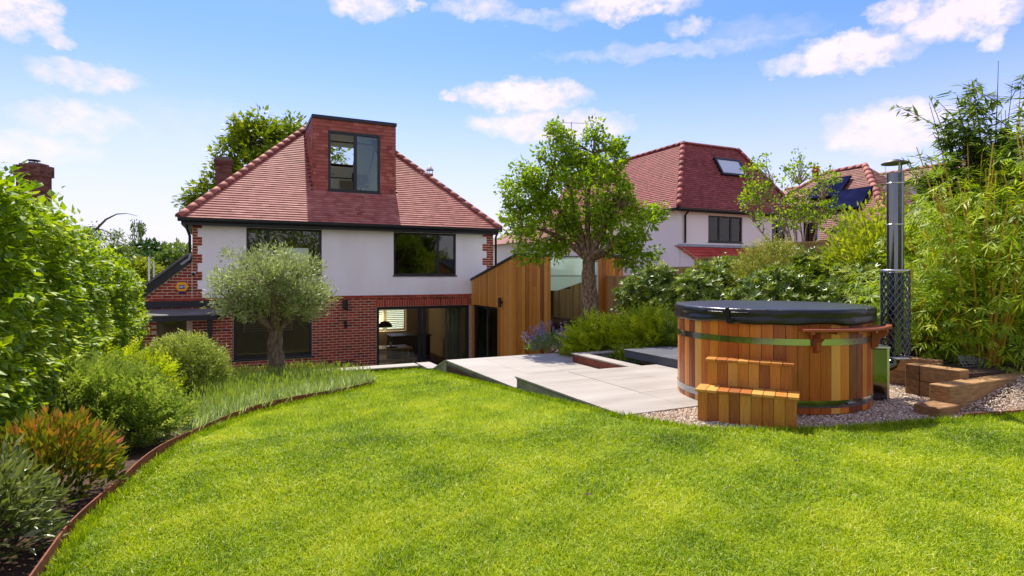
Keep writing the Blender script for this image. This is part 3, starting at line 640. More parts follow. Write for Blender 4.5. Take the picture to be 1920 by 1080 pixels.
# bricks of the ground floor and the toothed corners
items = []
def add_bricks(u0, u1, z0, z1, ok, name=None, face=FV, seed=0):
    zc = z0+.0375; row = 0
    while zc < z1:
        u = u0-(.1125 if row % 2 else 0.)
        while u < u1:
            a = max(u, u0)+.005; b = min(u+.225, u1)-.005
            if b-a > .03 and ok(a, b, zc): items.append((((a+b)/2, face+.030, zc), I3, (b-a-.007, .06, .055), float(np.clip(.45+.22*rng.normal(), 0, 1))))
            u += .225
        zc += .075; row += 1
def okf(a, b, z):
    for h in (LW, BF):
        if b > h[0]-.0 and a < h[1]+.0 and h[2]-.01 < z < h[3]+(.235 if True else 0): return False
    return True
def clip_bricks(u0, u1, z0, z1):
    """rows between u0 and u1, cut at the openings"""
    zc = z0+.0375; row = 0
    while zc < z1-.02:
        cuts = [(u0, u1)]
        for h in (LW, BF):
            if h[2]-.02 < zc < h[3]+.235:
                nc = []
                for a, b in cuts:
                    if h[1] <= a or h[0] >= b: nc.append((a, b))
                    else:
                        if h[0] > a: nc.append((a, h[0]))
                        if h[1] < b: nc.append((h[1], b))
                cuts = nc
        for a0, b0 in cuts:
            u = math.floor((a0+2.5)/.225)*.225-2.5-(.1125 if row % 2 else 0.)
            while u < b0:
                a = max(u, a0)+.005; b = min(u+.225, b0)-.005
                if b-a > .025: items.append((((a+b)/2, FV+.030, zc), I3, (b-a-.007, .06, .055), float(np.clip(.42+.22*rng.normal(), 0, 1))))
                u += .225
        zc += .075; row += 1
clip_bricks(U0, 6.76, ZF, -.675)
zc = ZF+.0375; row = 0
while zc < .30:                                             # lean-to side wall under the verge
    lim = U0-.01; lo_u = -2.34 if zc < -.9 else -2.34+(zc+.9)*1.165
    u = -2.5-(.1125 if row % 2 else 0.)
    while u < lim:
        a = max(u, lo_u)+.005; b = min(u+.225, lim)-.005
        hole = (-1.80 < (a+b)/2 < -.98 and zc < -1.0)
        if b-a > .03 and not hole: items.append((((a+b)/2, FV+.030, zc), I3, (b-a-.007, .06, .055), float(np.clip(.42+.22*rng.normal(), 0, 1))))
        u += .225
    zc += .075; row += 1
def quoin(ua, ub_wide, ub_narrow, left):
    zc = -.5625; row = 0
    while zc < 1.36:
        wide = (row//3) % 2 == 0; e = ub_wide if wide else ub_narrow
        a0, b0 = (ua, e) if left else (e, ua)
        u = a0 - (.1125 if row % 2 else 0)
        while u < b0:
            a = max(u, a0)+.005; b = min(u+.225, b0)-.005
            if b-a > .02: items.append((((a+b)/2, FV+.030, zc), I3, (b-a-.007, .06, .055), float(np.clip(.38+.22*rng.normal(), 0, 1))))
            u += .225
        zc += .075; row += 1
quoin(U0, -.70, -.80, True); quoin(U1, 7.16, 7.30, False)
# soldier courses over the openings, flat projecting course under the render
for h in (LW, BF):
    u = h[0]-.02
    while u < h[1]+.01:
        items.append(((u+.0375, FV+.028, h[3]+.115), I3, (.058, .07, .212), float(np.clip(.62+.2*rng.normal(), 0, 1)))); u += .075
u = -2.0
while u < 6.7:
    items.append(((u+.1125, FV+.012, -.637), I3, (.215, .09, .062), float(np.clip(.6+.2*rng.normal(), 0, 1)))); u += .225
pieces(house, 'brick', items, 'brick', 300, visible=lambda c: c[2] > -2.55 and c[0] > -1.6)
# white render, cut to the toothed corners and round the windows
t = MB(); zc = -.60; row = 0
while zc < 1.39:
    wide = row % 2 == 0; a = -.70 if wide else -.80; b = 7.16 if wide else 7.30; z1 = min(zc+.225, 1.395)
    wall_holes(t, a, b, zc, z1, FV-.012, FV+.011, [W1, W2]); zc += .225; row += 1
part('render', t, 'render_white', house)
t = MB(); t.box((-.70, FV-.02, -.606), (6.74, FV+.011, -.5985)); part('render_bead', t, 'lead', house)
def window(parent, o, v, mull=(), fr=.055, depth=.07, sill=True, glass='glass_window', skip=()):
    a, b, c, d = o; f = MB()
    f.box((a, v, c), (a+fr, v+depth, d)); f.box((b-fr, v, c), (b, v+depth, d)); f.box((a+fr, v, c), (b-fr, v+depth, c+fr)); f.box((a+fr, v, d-fr), (b-fr, v+depth, d))
    for m in mull: f.box((m-fr*.6, v+.002, c+fr), (m+fr*.6, v+depth-.002, d-fr))
    w = part('window', f, 'anthracite', parent)
    edges = [a+fr]+[x for m in mull for x in (m-fr*.6, m+fr*.6)]+[b-fr]
    for i in range(0, len(edges), 2):
        if i//2 in skip: continue
        p = MB(); p.box((edges[i], v+depth*.45, c+fr), (edges[i+1], v+depth*.45+.012, d-fr)); part('pane', p, glass, w)
    if sill: p = MB(); p.box((a-.03, v-.06, c-.035), (b+.03, v+.02, c-.001)); part('sill', p, 'anthracite', w)
    return w
window(house, W1, FV+.02, (.88,)); window(house, W2, FV+.02, (5.70,)); window(house, LW, FV+.02, (), .07, sill=True, glass='glass')
bw = window(house, BF, FV+.04, (5.13, 5.27), .085, .09, False, 'glass')
p = MB(); p.box((5.09, FV+.02, -2.15), (5.11, FV+.04, -1.75)); part('handle', p, 'steel', bw)
# inner sash of a door panel standing open behind the glass
t = MB(); 
for a, b in (((6.42, FV+.30, ZF+.05), (6.46, FV+1.2, ZF+.13)), ((6.42, FV+.30, -1.06), (6.46, FV+1.2, -.98)), ((6.42, FV+1.14, ZF+.13), (6.46, FV+1.2, -1.06))): t.box(a, b)
part('door_leaf', t, 'anthracite', house)
# roof: front slope of plain tiles, other slopes closed
EV, EZ, RR, PS = 16.76, 1.45, 3.42, .985
ul, ur, vb = -1.21, 7.63, EV+2*RR; zt = EZ+RR*PS
roof = MB()
A = (ul, EV, EZ-.03); B = (ur, EV, EZ-.03); Cc = (ur, vb, EZ-.03); D = (ul, vb, EZ-.03); E1 = (ul+RR, EV+RR, zt-.03); E2 = (ur-RR, EV+RR, zt-.03)
# front slope is open behind the dormer
dA, dB = 2.2, 4.45; dv = 17.86; dz = EZ+(dv-EV)*PS-.03; dz2 = zt-.03
P_ = lambda u, v: (u, v, EZ+(v-EV)*PS-.03)
roof.add([A, B, P_(dB, dv), P_(dA, dv)], [(0, 1, 2, 3)]); roof.add([A, P_(dA, dv), P_(dA, EV+RR), E1], [(0, 1, 2, 3)]); roof.add([B, E2, P_(dB, EV+RR), P_(dB, dv)], [(0, 1, 2, 3)])
roof.add([B, Cc, E2], [(0, 1, 2)]); roof.add([D, A, E1], [(0, 1, 2)]); RLT = (3.0, 3.85, 20.5, 21.1)
PB_ = lambda u, v: (u, v, zt-.03-(v-EV-RR)*PS)
roof.add([Cc, D, PB_(RLT[0], RLT[3]), PB_(RLT[1], RLT[3])], [(0, 1, 2, 3)]); roof.add([D, E1, PB_(RLT[0], EV+RR), PB_(RLT[0], RLT[3])], [(0, 1, 2, 3)]); roof.add([E2, Cc, PB_(RLT[1], RLT[3]), PB_(RLT[1], EV+RR)], [(0, 1, 2, 3)]); roof.add([PB_(RLT[0], RLT[2]), PB_(RLT[0], EV+RR), PB_(RLT[1], EV+RR), PB_(RLT[1], RLT[2])], [(0, 1, 2, 3)])
rf = part('roof', roof, 'roof_under', house)
items = []; gauge = .100; sl = math.hypot(1, PS); n_ = np.array((0, -PS, 1))/sl; bdir = np.array((0, 1, PS))/sl
row = 0; q = -.02
while q < RR*sl:
    v = EV+q/sl; a0 = ul+(v-EV)+.0; b0 = ur-(v-EV); u = ul-.2+(.0825 if row % 2 else 0)
    tl = bdir*math.cos(.16)+n_*(-math.sin(.16)); fr_ = frame((1, 0, 0), tl)
    while u < b0:
        if u+.04 > a0 and u+.125 < b0 and not (v > 17.70 and dA-.13 < u+.08 < dB+.09 and v < EV+RR):
            c = np.array((u+.08, v, EZ+(v-EV)*PS))+bdir*.06+n_*.004
            items.append((c, fr_, (.1645, .150, .022), float(np.clip(.55+.2*rng.normal(), 0, 1))))
        u += .165
    q += gauge; row += 1
pieces(rf, 'tile', items, 'tile_red', 300, joined='tiles')
def half_tiles(parent, p0, p1, r, m, step=.30, name='hip_tile', up=(0, 0, 1)):
    p0, p1 = np.array(p0, float), np.array(p1, float); d = p1-p0; L = np.linalg.norm(d); d /= L; x = np.cross(d, up); x /= np.linalg.norm(x); y = np.cross(x, d); k = int(L/step)
    for i in range(k+1):
        a = p0+d*(i*step-.02); b = p0+d*min((i+1)*step+.02, L+.02); mb = MB(); n = 9; vs = []
        if np.linalg.norm(b-a) < .06: continue
        for p, rr in ((a, r*1.012), (b, r*.985)):
            for rad in (rr, rr-.018):
                for j in range(n): t_ = math.pi*(j/(n-1)); vs.append(p+rad*(math.cos(t_)*x+math.sin(t_)*y)-y*r*.25)
        fs = []
        for j in range(n-1): fs += [(j, j+1, 2*n+j+1, 2*n+j), (n+j+1, n+j, 3*n+j, 3*n+j+1), (j+1, j, n+j, n+j+1), (2*n+j, 2*n+j+1, 3*n+j+1, 3*n+j)]
        mb.add(vs, fs, float(np.clip(.5+.25*rng.normal(), 0, 1)), True); part(name, mb, m, parent)
half_tiles(rf, (ul, EV, EZ+.02), (ul+RR, EV+RR, zt+.03), .100, 'ridge_tile'); half_tiles(rf, (ur, EV, EZ+.02), (ur-RR, EV+RR, zt+.03), .100, 'ridge_tile')
half_tiles(rf, (ul+RR, EV+RR, zt+.03), (ur-RR, EV+RR, zt+.03), .115, 'ridge_tile', name='ridge_tile')
t = MB(); t.box((ul+.05, EV+.06, 1.27), (ur-.05, EV+.09, 1.43)); t.box((ul+.05, EV+.09, 1.268), (ur-.05, FV-.013, 1.29)); t.box((ul+.05, FV-.013, 1.262), (U0, vb, 1.29)); part('soffit', t, 'black_metal', house)
g_ = [(0, -.06, .0), (0, .06, 0), (0, .055, -.07), (0, .03, -.105), (0, -.03, -.105), (0, -.055, -.07)]
t = MB(); t.extrude(g_, (ul-.02, EV-.02, 1.445), (ur+.02, EV-.02, 1.445)); part('gutter', t, 'black_metal', house)
t = MB(); t.tube([(U0-.12, FV-.05, 1.32), (U0-.12, FV-.05, 1.2), (U0-.06, FV+.1, 1.0), (U0-.06, FV+.1, .3)], .035, 8); t.tube([(U1+.02, EV+.05, 1.36), (U1+.06, FV-.06, 1.2), (U1+.06, FV-.06, -3.1)], .035, 8); part('downpipe', t, 'black_metal', house)
# lean-to roof edge on the left
t = MB(); d = unit(np.array([[1.0, 0, .855]]))[0]; c0 = np.array((-2.55, FV-.05, -1.02)); L_ = 1.98
t.obox(c0+d*L_/2+np.array((0, 0, .10)), d*L_, (0, .07, 0), np.cross(d, (0, 1, 0))*-.20); part('verge_board', t, 'black_metal', house)
t = MB(); t.obox(c0+d*L_/2+np.array((0, 1.6, .25)), d*L_, (0, 3.4, 0), np.cross(d, (0, 1, 0))*-.05); part('lean_to_roof', t, 'felt', house)
t = MB(); t.tube([(U0-.25, FV-.08, .26), (U0-.07, FV-.08, .40), (U0-.03, FV-.08, .55)], .035, 6); part('lead_flashing', t, 'lead', house)
# back door and dark glazing under the canopy
t = MB(); t.box((-1.80, FV+.015, ZF), (-.98, FV+.06, -1.02)); bd = part('back_door', t, 'anthracite', house)
t = MB(); t.box((-1.72, FV+.008, ZF+.2), (-1.06, FV+.013, -1.1)); part('pane', t, 'glass_window', bd)
# chimney on the left slope
ch = MB(); cu, cv = UV(-9.62, 19.5); ch.box((cu-.24, cv-.3, 1.6), (cu+.24, cv+.3, 3.62)); ch.box((cu-.28, cv-.34, 3.62), (cu+.28, cv+.34, 3.80)); ch.box((cu-.24, cv-.3, 3.80), (cu+.24, cv+.3, 3.88))
cm = part('chimney', ch, 'mortar_dark', rf)
def brick_box(parent, u0, u1, v0, v1, z0, z1, m, limit=0, faces='fl', name='brick'):
    it = []; zc = z0+.0375; row = 0
    while zc < z1-.02:
        for fc in faces:
            a0, b0 = (u0, u1) if fc == 'f' else (v0, v1); u = a0-(.1125 if row % 2 else 0)
            while u < b0:
                a = max(u, a0)+.005; b = min(u+.225, b0)-.005
                if b-a > .02:
                    T_ = float(np.clip(.45+.25*rng.normal(), 0, 1))
                    it.append((((a+b)/2, v0+.01, zc), I3, (b-a, .04, .065), T_) if fc == 'f' else (((u0+.01) if fc == 'l' else u1-.01, (a+b)/2, zc), I3, (.04, b-a, .065), T_))
                u += .225
        zc += .075; row += 1
    pieces(parent, name, it, m, limit)
brick_box(cm, cu-.24, cu+.24, cv-.3, cv+.3, 2.2, 3.62, 'brick_old', 0, 'fr'); brick_box(cm, cu-.28, cu+.28, cv-.34, cv+.34, 3.62, 3.80, 'brick_old', 0, 'fr')
# dormer: tile hung front and cheeks, black sliding window, white room behind
dm = MB(); DU0, DU1, DV, DZ0, DZ1 = 2.12, 4.53, 17.81, 2.40, 4.56; DW = (2.54, 4.07, 2.47, 4.24)
wall_holes(dm, DU0, DU1, DZ0-.25, DZ1, DV+.02, DV+.12, [DW])
def bk(v): return zt-.10-max(0., v-EV-RR)*PS
for a_, b_ in ((DU0, DU0+.08), (DU1-.08, DU1)):
    dm.box((a_, DV+.12, 2.2), (b_, 19.95, DZ1-.001)); dm.prism([(a_, 19.95), (b_, 19.95), (b_, 21.5), (a_, 21.5)], 2.2, lambda u, v: min(DZ1-.05, bk(v)))
dm.box((DU0+.08, 21.4, 2.2), (DU1-.08, 21.5, bk(21.5)))
dr = part('dormer', dm, 'white_paint', house)
t = MB(); t.box((DU0-.04, DV-.05, DZ1), (DU1+.04, 20.0, DZ1+.10)); part('flat_roof', t, 'anthracite', dr)
t = MB(); t.box((DU0+.081, DV+.121, DZ1-.03), (DU1-.081, 20.4, DZ1-.002))
for a_, b_, c_, d_ in ((DU0+.081, RLT[0], 20.4, 21.4), (RLT[1], DU1-.081, 20.4, 21.4), (RLT[0], RLT[1], 20.4, RLT[2]), (RLT[0], RLT[1], RLT[3], 21.4)):
    t.add([(a_, c_, bk(c_)-.06), (b_, c_, bk(c_)-.06), (b_, d_, bk(d_)-.06), (a_, d_, bk(d_)-.06), (a_, c_, bk(c_)-.02), (b_, c_, bk(c_)-.02), (b_, d_, bk(d_)-.02), (a_, d_, bk(d_)-.02)], BOX_F)
part('ceiling', t, 'white_paint', dr)
t = MB(); a_, b_, c_, d_ = RLT; t.add([(a_, c_, bk(c_)+.05), (b_, c_, bk(c_)+.05), (b_, d_, bk(d_)+.05), (a_, d_, bk(d_)+.05)], [(0, 1, 2, 3)]); part('rooflight', t, 'glass', dr)
t = MB(); t.box((DU0+.08, DV+.12, 2.36), (DU1-.08, 21.4, 2.40)); part('room_floor', t, 'plaster_in', dr)
t = MB(); t.box((3.45, 21.35, 2.40), (4.1, 21.39, 3.35)); part('inner_door', t, 'wall_dim', dr)
t = MB(); t.box((2.95, 21.38, 2.55), (3.06, 21.395, 2.66)); part('socket', t, 'black_metal', dr)
items = []
def hung(a0, b0, zz0, zz1, mk, holes=()):
    z = zz0; row = 0
    while z < zz1-.05:
        u = a0-(.0825 if row % 2 else 0)
        while u < b0-.01:
            a = max(u, a0)+.0015; b = min(u+.165, b0)-.0015
            for h in holes:
                if h[2]-.06 < z+.05 < h[3]+.02:
                    if a < h[0] < b: b = h[0]
                    elif a < h[1] < b: a = h[1]
                    elif a >= h[0] and b <= h[1]: b = a
            if b-a > .02: items.append(mk((a+b)/2, z, b-a))
            u += .165
        z += .103; row += 1
def front(u, z, w): return ((u, DV+.004, z+.06), frame((1, 0, 0), (0, math.sin(.13), math.cos(.13))), (w, .150, .013), float(np.clip(.5+.17*rng.normal(), 0, 1)))
hung(DU0, DU1, DZ0+.01, DZ1-.03, front, [DW])
pieces(dr, 'hung_tile', items, 'tile_hung', 300); items = []
def cheek(v, z, w): return ((DU0-.012, v, z+.06), frame((0, -1, 0), (math.sin(.13), 0, math.cos(.13))), (w, .150, .013), float(np.clip(.45+.25*rng.normal(), 0, 1)))
z = 2.40
while z < DZ1-.05:
    v = DV; vmax = EV+(z-EZ)/PS+.1
    while v < max(vmax, DV+.1): items.append(cheek(v+.08, z, .16)); v += .165
    z += .103
for i in list(items):
    c = (DU1+.012, i[0][1], i[0][2]); items.append((c, frame((0, 1, 0), (-math.sin(.13), 0, math.cos(.13))), i[2], i[3]))
pieces(dr, 'cheek_tile', items, 'tile_hung', 0, joined='cheek_tiles')
t = MB(); t.box((DU0-.03, DV-.05, DZ0-.06), (DU1+.03, DV+.02, DZ0-.01)); part('lead_apron', t, 'lead', dr)
dw = window(dr, DW, DV+.0, (3.33,), .07, .09, True, 'glass', skip=(0,))
p = MB(); p.box((3.36, DV+.055, DW[2]+.07), (4.0, DV+.063, DW[3]-.07)); part('pane', p, 'glass', dw)
p = MB(); p.tube([(2.64, DV-.02, 2.95), (2.64, DV-.05, 2.95), (2.72, DV-.05, 2.95)], .012, 6); part('handle', p, 'black_metal', dw)
# chimney pot beyond the right hip
pp = W(0, 0); pot = MB(); pu, pv = UV(-3.15, 22.4)
pot.lathe([(.0, 3.0), (.13, 3.0), (.11, 3.75), (.13, 3.8), (.13, 3.86), (.09, 3.86)], (pu, pv, 0), 14); part('chimney_pot', pot, 'clay', rf)
pot = MB(); pot.lathe([(.16, 4.0), (.02, 4.22), (0, 4.22)], (pu, pv, 0), 12); 
for a in (0, 2.1, 4.2): pot.tube([(pu+.1*math.cos(a), pv+.1*math.sin(a), 3.84), (pu+.12*math.cos(a), pv+.12*math.sin(a), 4.02)], .012, 4)
part('cowl', pot, 'lead', rf)
# things inside, seen through the glass
tb = thing('dining_table', 'long oak table inside the house behind the sliding doors', 'table', (4.6, 19.2, ZF+.015))
p = MB(); p.box((3.2, 18.75, -2.45), (5.35, 19.65, -2.39)); part('tabletop', p, 'oak', tb, .004)
for u, v in ((3.3, 18.85), (5.2, 18.85), (3.3, 19.5), (5.2, 19.5)): p = MB(); p.box((u, v, ZF+.016), (u+.07, v+.07, -2.451)); part('leg', p, 'oak', tb)
be = thing('bench', 'oak bench in front of the indoor table', 'bench', (4.4, 18.3, ZF+.015))
p = MB(); p.box((3.7, 18.15, -2.74), (5.3, 18.5, -2.69)); part('seat', p, 'oak', be, .004)
for u in (3.85, 5.1): p = MB(); p.box((u, 18.2, ZF+.016), (u+.06, 18.45, -2.741)); part('leg', p, 'black_metal', be)
pl = thing('pendant_lamp', 'black dome pendant lamp hanging over the indoor table', 'lamp', (4.55, 19.2, -1.95))
p = MB(); prof = [(.23*math.cos(a), .19*math.sin(a)) for a in np.linspace(0, 1.45, 9)]; p.lathe(prof+[(.01, .2)], (4.55, 19.2, -1.72), 24); part('shade', p, 'black_metal', pl); p = MB(); p.tube([(4.55, 19.2, -1.53), (4.55, 19.2, -.721)], .006, 5); part('cord', p, 'black_metal', pl)
pt = solo('tray', MB().lathe([(0, 0), (.2, 0), (.2, .02), (0, .02)], (4.75, 19.1, -2.389), 24), 'black_metal', 'round black tray on the indoor table', 'tray', (4.75, 19.1, -2.389))
solo('candle', MB().lathe([(0, 0), (.025, 0), (.025, .15), (0, .15)], (4.7, 19.08, -2.366), 10), 'white_paint', 'cream candle on the black tray indoors', 'candle', (4.7, 19.08, -2.366))
sh = thing('window_shutters', 'white slatted shutters glowing in the window at the back of the room', 'shutters', (5.4, 23.1, -2.2))
for a, b in ((4.62, 5.43), (5.47, 6.28)):
    p = MB(); p.box((a, 23.06, -2.24), (a+.06, 23.1, -.96)); p.box((b-.06, 23.06, -2.24), (b, 23.1, -.96)); p.box((a+.06, 23.06, -2.24), (b-.06, 23.1, -2.16)); p.box((a+.06, 23.06, -1.04), (b-.06, 23.1, -.96)); lf = part('frame', p, 'white_paint', sh)
    z = -2.13
    while z < -1.05: p = MB(); p.obox(((a+b)/2, 23.08, z), (b-a-.13, 0, 0), (0, .05, .028), (0, -.004, .008)); part('slat', p, 'white_paint', lf); z += .075
ki = solo('kitchen_island', MB().box((5.2, 20.8, ZF+.016), (6.6, 21.7, -2.25)).box((5.15, 20.75, -2.25), (6.65, 21.75, -2.21)), 'kitchen_dark', 'dark kitchen island at the back of the room behind the glass', 'kitchen unit', (5.9, 21.2, ZF+.016))
cu_ = MB(); 
pth = [(6.25+.16*k+.0, FV+.42+.035*math.sin(k*1.9), 0) for k in range(3)]
for k in range(12): cu_.tube([(6.1+.045*k, FV+.45+.03*math.sin(k*2.2), ZF+.05), (6.1+.045*k, FV+.45+.03*math.sin(k*2.2), -1.0)], .026, 6)
solo('curtain', cu_, 'wall_dim', 'beige curtain hanging beside the right sliding pane', 'curtain', (6.3, FV+.45, ZF+.05))
ds = thing('window_seat_shelf', 'pale wooden shelf inside the lower left window', 'shelf', (1., 17.8, ZF+.016)); p = MB(); p.box((.0, 17.6, -2.2), (2.3, 17.95, -2.16)); part('top', p, 'oak', ds); p = MB(); p.box((.05, 17.65, ZF+.016), (2.25, 17.9, -2.201)); part('body', p, 'kitchen_dark', ds)
sh2 = thing('louvre_blind', 'white slatted blind seen through the lower left window', 'blind', (.7, 19.5, -2.))
p = MB(); p.box((.3, 19.5, -1.75), (.34, 19.53, -.95)); p.box((.98, 19.5, -1.75), (1.02, 19.53, -.95)); p.box((1.66, 19.5, -1.75), (1.7, 19.53, -.95)); p.box((.3, 19.5, -.949), (1.7, 19.53, -.723)); part('frame', p, 'white_paint', sh2)
z = -1.72
while z < -1.0:
    for a, b in ((.345, .975), (1.025, 1.655)): p = MB(); p.obox(((a+b)/2, 19.515, z), (b-a, 0, 0), (0, .045, .02), (0, -.004, .008)); part('slat', p, 'white_paint', sh2)
    z += .07
oc = thing('office_chair', 'dark round-backed chair inside the dormer room', 'chair', (3.75, 19.2, 2.40))
p = MB(); p.lathe([(.22, 2.95), (.27, 3.0), (.28, 3.15), (.26, 3.28), (.245, 3.28), (.262, 3.15), (.25, 3.02), (.2, 2.97)], (3.75, 19.2, 0), 16, R_(20), R_(200), close=True); part('backrest', p, 'kitchen_dark', oc)
p = MB(); p.lathe([(0, 2.83), (.24, 2.83), (.25, 2.88), (0, 2.9)], (3.75, 19.2, 0), 16); part('seat', p, 'kitchen_dark', oc); p = MB(); p.tube([(3.75, 19.2, 2.44), (3.75, 19.2, 2.83)], .025, 8)
for a in range(5): p.tube([(3.75, 19.2, 2.47), (3.75+.26*math.cos(a*1.257), 19.2+.26*math.sin(a*1.257), 2.425)], .018, 5)
part('base', p, 'black_metal', oc)

wl0 = thing('wall_light', 'small lit wall light glowing at the back of the dining room', 'lamp', (5.02, 22.9, -1.75))
p = MB(); p.box((5.0, 22.93, -1.75), (5.06, 22.988, -1.69)); part('bracket', p, 'black_metal', wl0); p = MB(); p.lathe([(.10, -1.60), (.05, -1.52), (0, -1.52)], (5.03, 22.87, 0), 14); part('shade', p, 'black_metal', wl0)
mg = bpy.data.materials.new('bulb'); mg.use_nodes = True; bs_ = mg.node_tree.nodes['Principled BSDF']; bs_.inputs['Emission Color'].default_value = (1, .55, .2, 1); bs_.inputs['Emission Strength'].default_value = 12; MATS['bulb'] = mg
p = MB(); p.lathe([(.03*math.cos(a), .03*math.sin(a)) for a in np.linspace(-1.57, 1.57, 7)], (5.03, 22.87, -1.60), 10); part('bulb', p, 'bulb', wl0)
ld = bpy.data.lights.new('wall_light_glow', 'POINT'); ld.energy = 14; ld.color = (1, .62, .3); ld.shadow_soft_size = .04; lo_ = bpy.data.objects.new('wall_light_glow', ld); col.objects.link(lo_); lo_.location = W(5.03, 22.87, -1.66)
# ------------------------------------------------------------------ small things fixed to the house
al = thing('alarm_box', 'yellow hexagonal burglar alarm box on the brick side wall', 'alarm', (-1.155, FV, -.33))
ac = np.array((-1.155, FV-.03, -.31)); hx = [(ac[0]+.155*math.cos(a), ac[2]+.135*math.sin(a)) for a in np.arange(6)*math.pi/3]
p = MB(); vs = [(x, FV-.001, z) for x, z in hx]+[(x, FV-.06, z) for x, z in hx]+[(ac[0]+(x-ac[0])*.86, FV-.075, ac[2]+(z-ac[2])*.86) for x, z in hx]
fs = [tuple(range(12, 18))]+[(i, (i+1) % 6, 6+(i+1) % 6, 6+i) for i in range(6)]+[(6+i, 6+(i+1) % 6, 12+(i+1) % 6, 12+i) for i in range(6)]; p.add(vs, fs); part('case', p, 'alarm_yellow', al)
p = MB(); p.box((ac[0]-.07, FV-.079, ac[2]-.048), (ac[0]+.07, FV-.0752, ac[2]+.048)); lb = part('label_panel', p, 'alarm_blue', al)
p = MB(); p.add([(ac[0]-.085, FV-.055, ac[2]-.115), (ac[0]+.085, FV-.055, ac[2]-.115), (ac[0]+.085, FV-.002, ac[2]-.115), (ac[0]-.085, FV-.002, ac[2]-.115), (ac[0]-.06, FV-.05, ac[2]-.165), (ac[0]+.06, FV-.05, ac[2]-.165), (ac[0]+.06, FV-.002, ac[2]-.165), (ac[0]-.06, FV-.002, ac[2]-.165)], BOX_F); part('strobe', p, 'alarm_blue', al)
def text_part(txt, size, loc, parent, m, shear=0., name='lettering'):
    c = bpy.data.curves.new('lettering', 'FONT'); c.body = txt; c.size = size; c.extrude = .0008; c.shear = shear; c.offset = size*.018; c.align_x = 'CENTER'; c.align_y = 'CENTER'
    o = bpy.data.objects.new('lettering', c); col.objects.link(o); dg = bpy.context.evaluated_depsgraph_get(); me = bpy.data.meshes.new_from_object(o.evaluated_get(dg)); bpy.data.objects.remove(o)
    me.materials.clear(); me.materials.append(MATS[m]); q = bpy.data.objects.new(name, me); col.objects.link(q); q.parent = parent; b = BASE[parent]; q.location = (loc[0]-b[0], loc[1]-b[1], loc[2]-b[2]); q.rotation_euler = (R_(90), 0, 0); return q
text_part('ADT', .068, (ac[0], FV-.0805, ac[2]), al, 'print_white', .15)
cm_ = thing('security_camera', 'small white dome camera on the brick corner above the alarm box', 'camera', (-.9, FV, .03))
p = MB(); p.tube([(-.9, FV-.001, .03), (-.9, FV-.05, .03)], .05, 12); part('mount', p, 'white_paint', cm_); p = MB(); p.lathe([(.042*math.cos(a), .042*math.sin(a)) for a in np.linspace(-1.5, 1.5, 8)], (-.9, FV-.07, .02), 12); part('lens', p, 'black_metal', cm_)
for nm, u0_, u1_, z0_, z1_, lbl in (('wall_speaker', 2.84, 2.97, -.98, -.72, 'larger black box speaker high on the brick wall'), ('wall_lamp', 2.875, 2.94, -1.50, -1.29, 'slim black wall lamp on the brick wall below the speaker')):
    o = thing(nm, lbl, 'speaker' if 'sp' in nm else 'lamp', ((u0_+u1_)/2, FV, z0_)); p = MB(); p.box((u0_+.02, FV-.03, z0_+.05), (u1_-.02, FV-.001, z1_-.05)); part('bracket', p, 'black_metal', o); p = MB(); p.box((u0_, FV-.14, z0_), (u1_, FV-.031, z1_)); part('body', p, 'black_metal', o, .008)
# canopy over the back door
ca = thing('door_canopy', 'flat grey canopy on a dark post over the side door', 'canopy', (-1.2, 16.1, ZF))
cp = [(-2.62, FV-.002), (-.04, FV-.002), (-.32, 16.09), (-2.62, 16.09)]
def cz(u, v): return -.87-(FV-v)*.095
p = MB(); p.prism(cp, lambda u, v: cz(u, v)-.02, cz); part('roof_sheet', p, 'felt', ca)
p = MB(); p.prism([(-2.60, 16.11), (-.35, 16.11), (-.36, 16.16), (-2.60, 16.16)], -1.115, lambda u, v: cz(u, v)-.022); p.prism([(-.345, 16.11), (-.07, FV-.01), (-.14, FV-.01), (-.40, 16.16)], -1.075, lambda u, v: cz(u, v)-.0235); part('fascia', p, 'anthracite', ca)
p = MB(); p.box((-2.3, FV-.03, -.84), (-.05, FV-.004, -.66)); part('flashing', p, 'anthracite', ca)
p = MB(); p.box((-.56, 16.18, ZF), (-.44, 16.30, -1.12)); part('post', p, 'anthracite', ca, .004)
# sloping slatted timber screen beside the side steps
ss = thing('slatted_screen', 'sloping brown slatted timber screen under the door canopy', 'screen', (-2.3, 14.2, ZF))
for k in range(7):
    p = MB(); z0_ = -2.75+.13*k; p.obox((-2.25, 14.1, z0_), (1.5, .02, .62), (0, .03, 0), (-.01, 0, .115), float(rng.random())); part('slat', p, 'brown_slat', ss)
for u in (-2.85, -1.7): p = MB(); p.box((u, 14.13, ZF), (u+.08, 14.2, -1.9+(u+2.25)*.42)); part('post', p, 'brown_slat', ss)
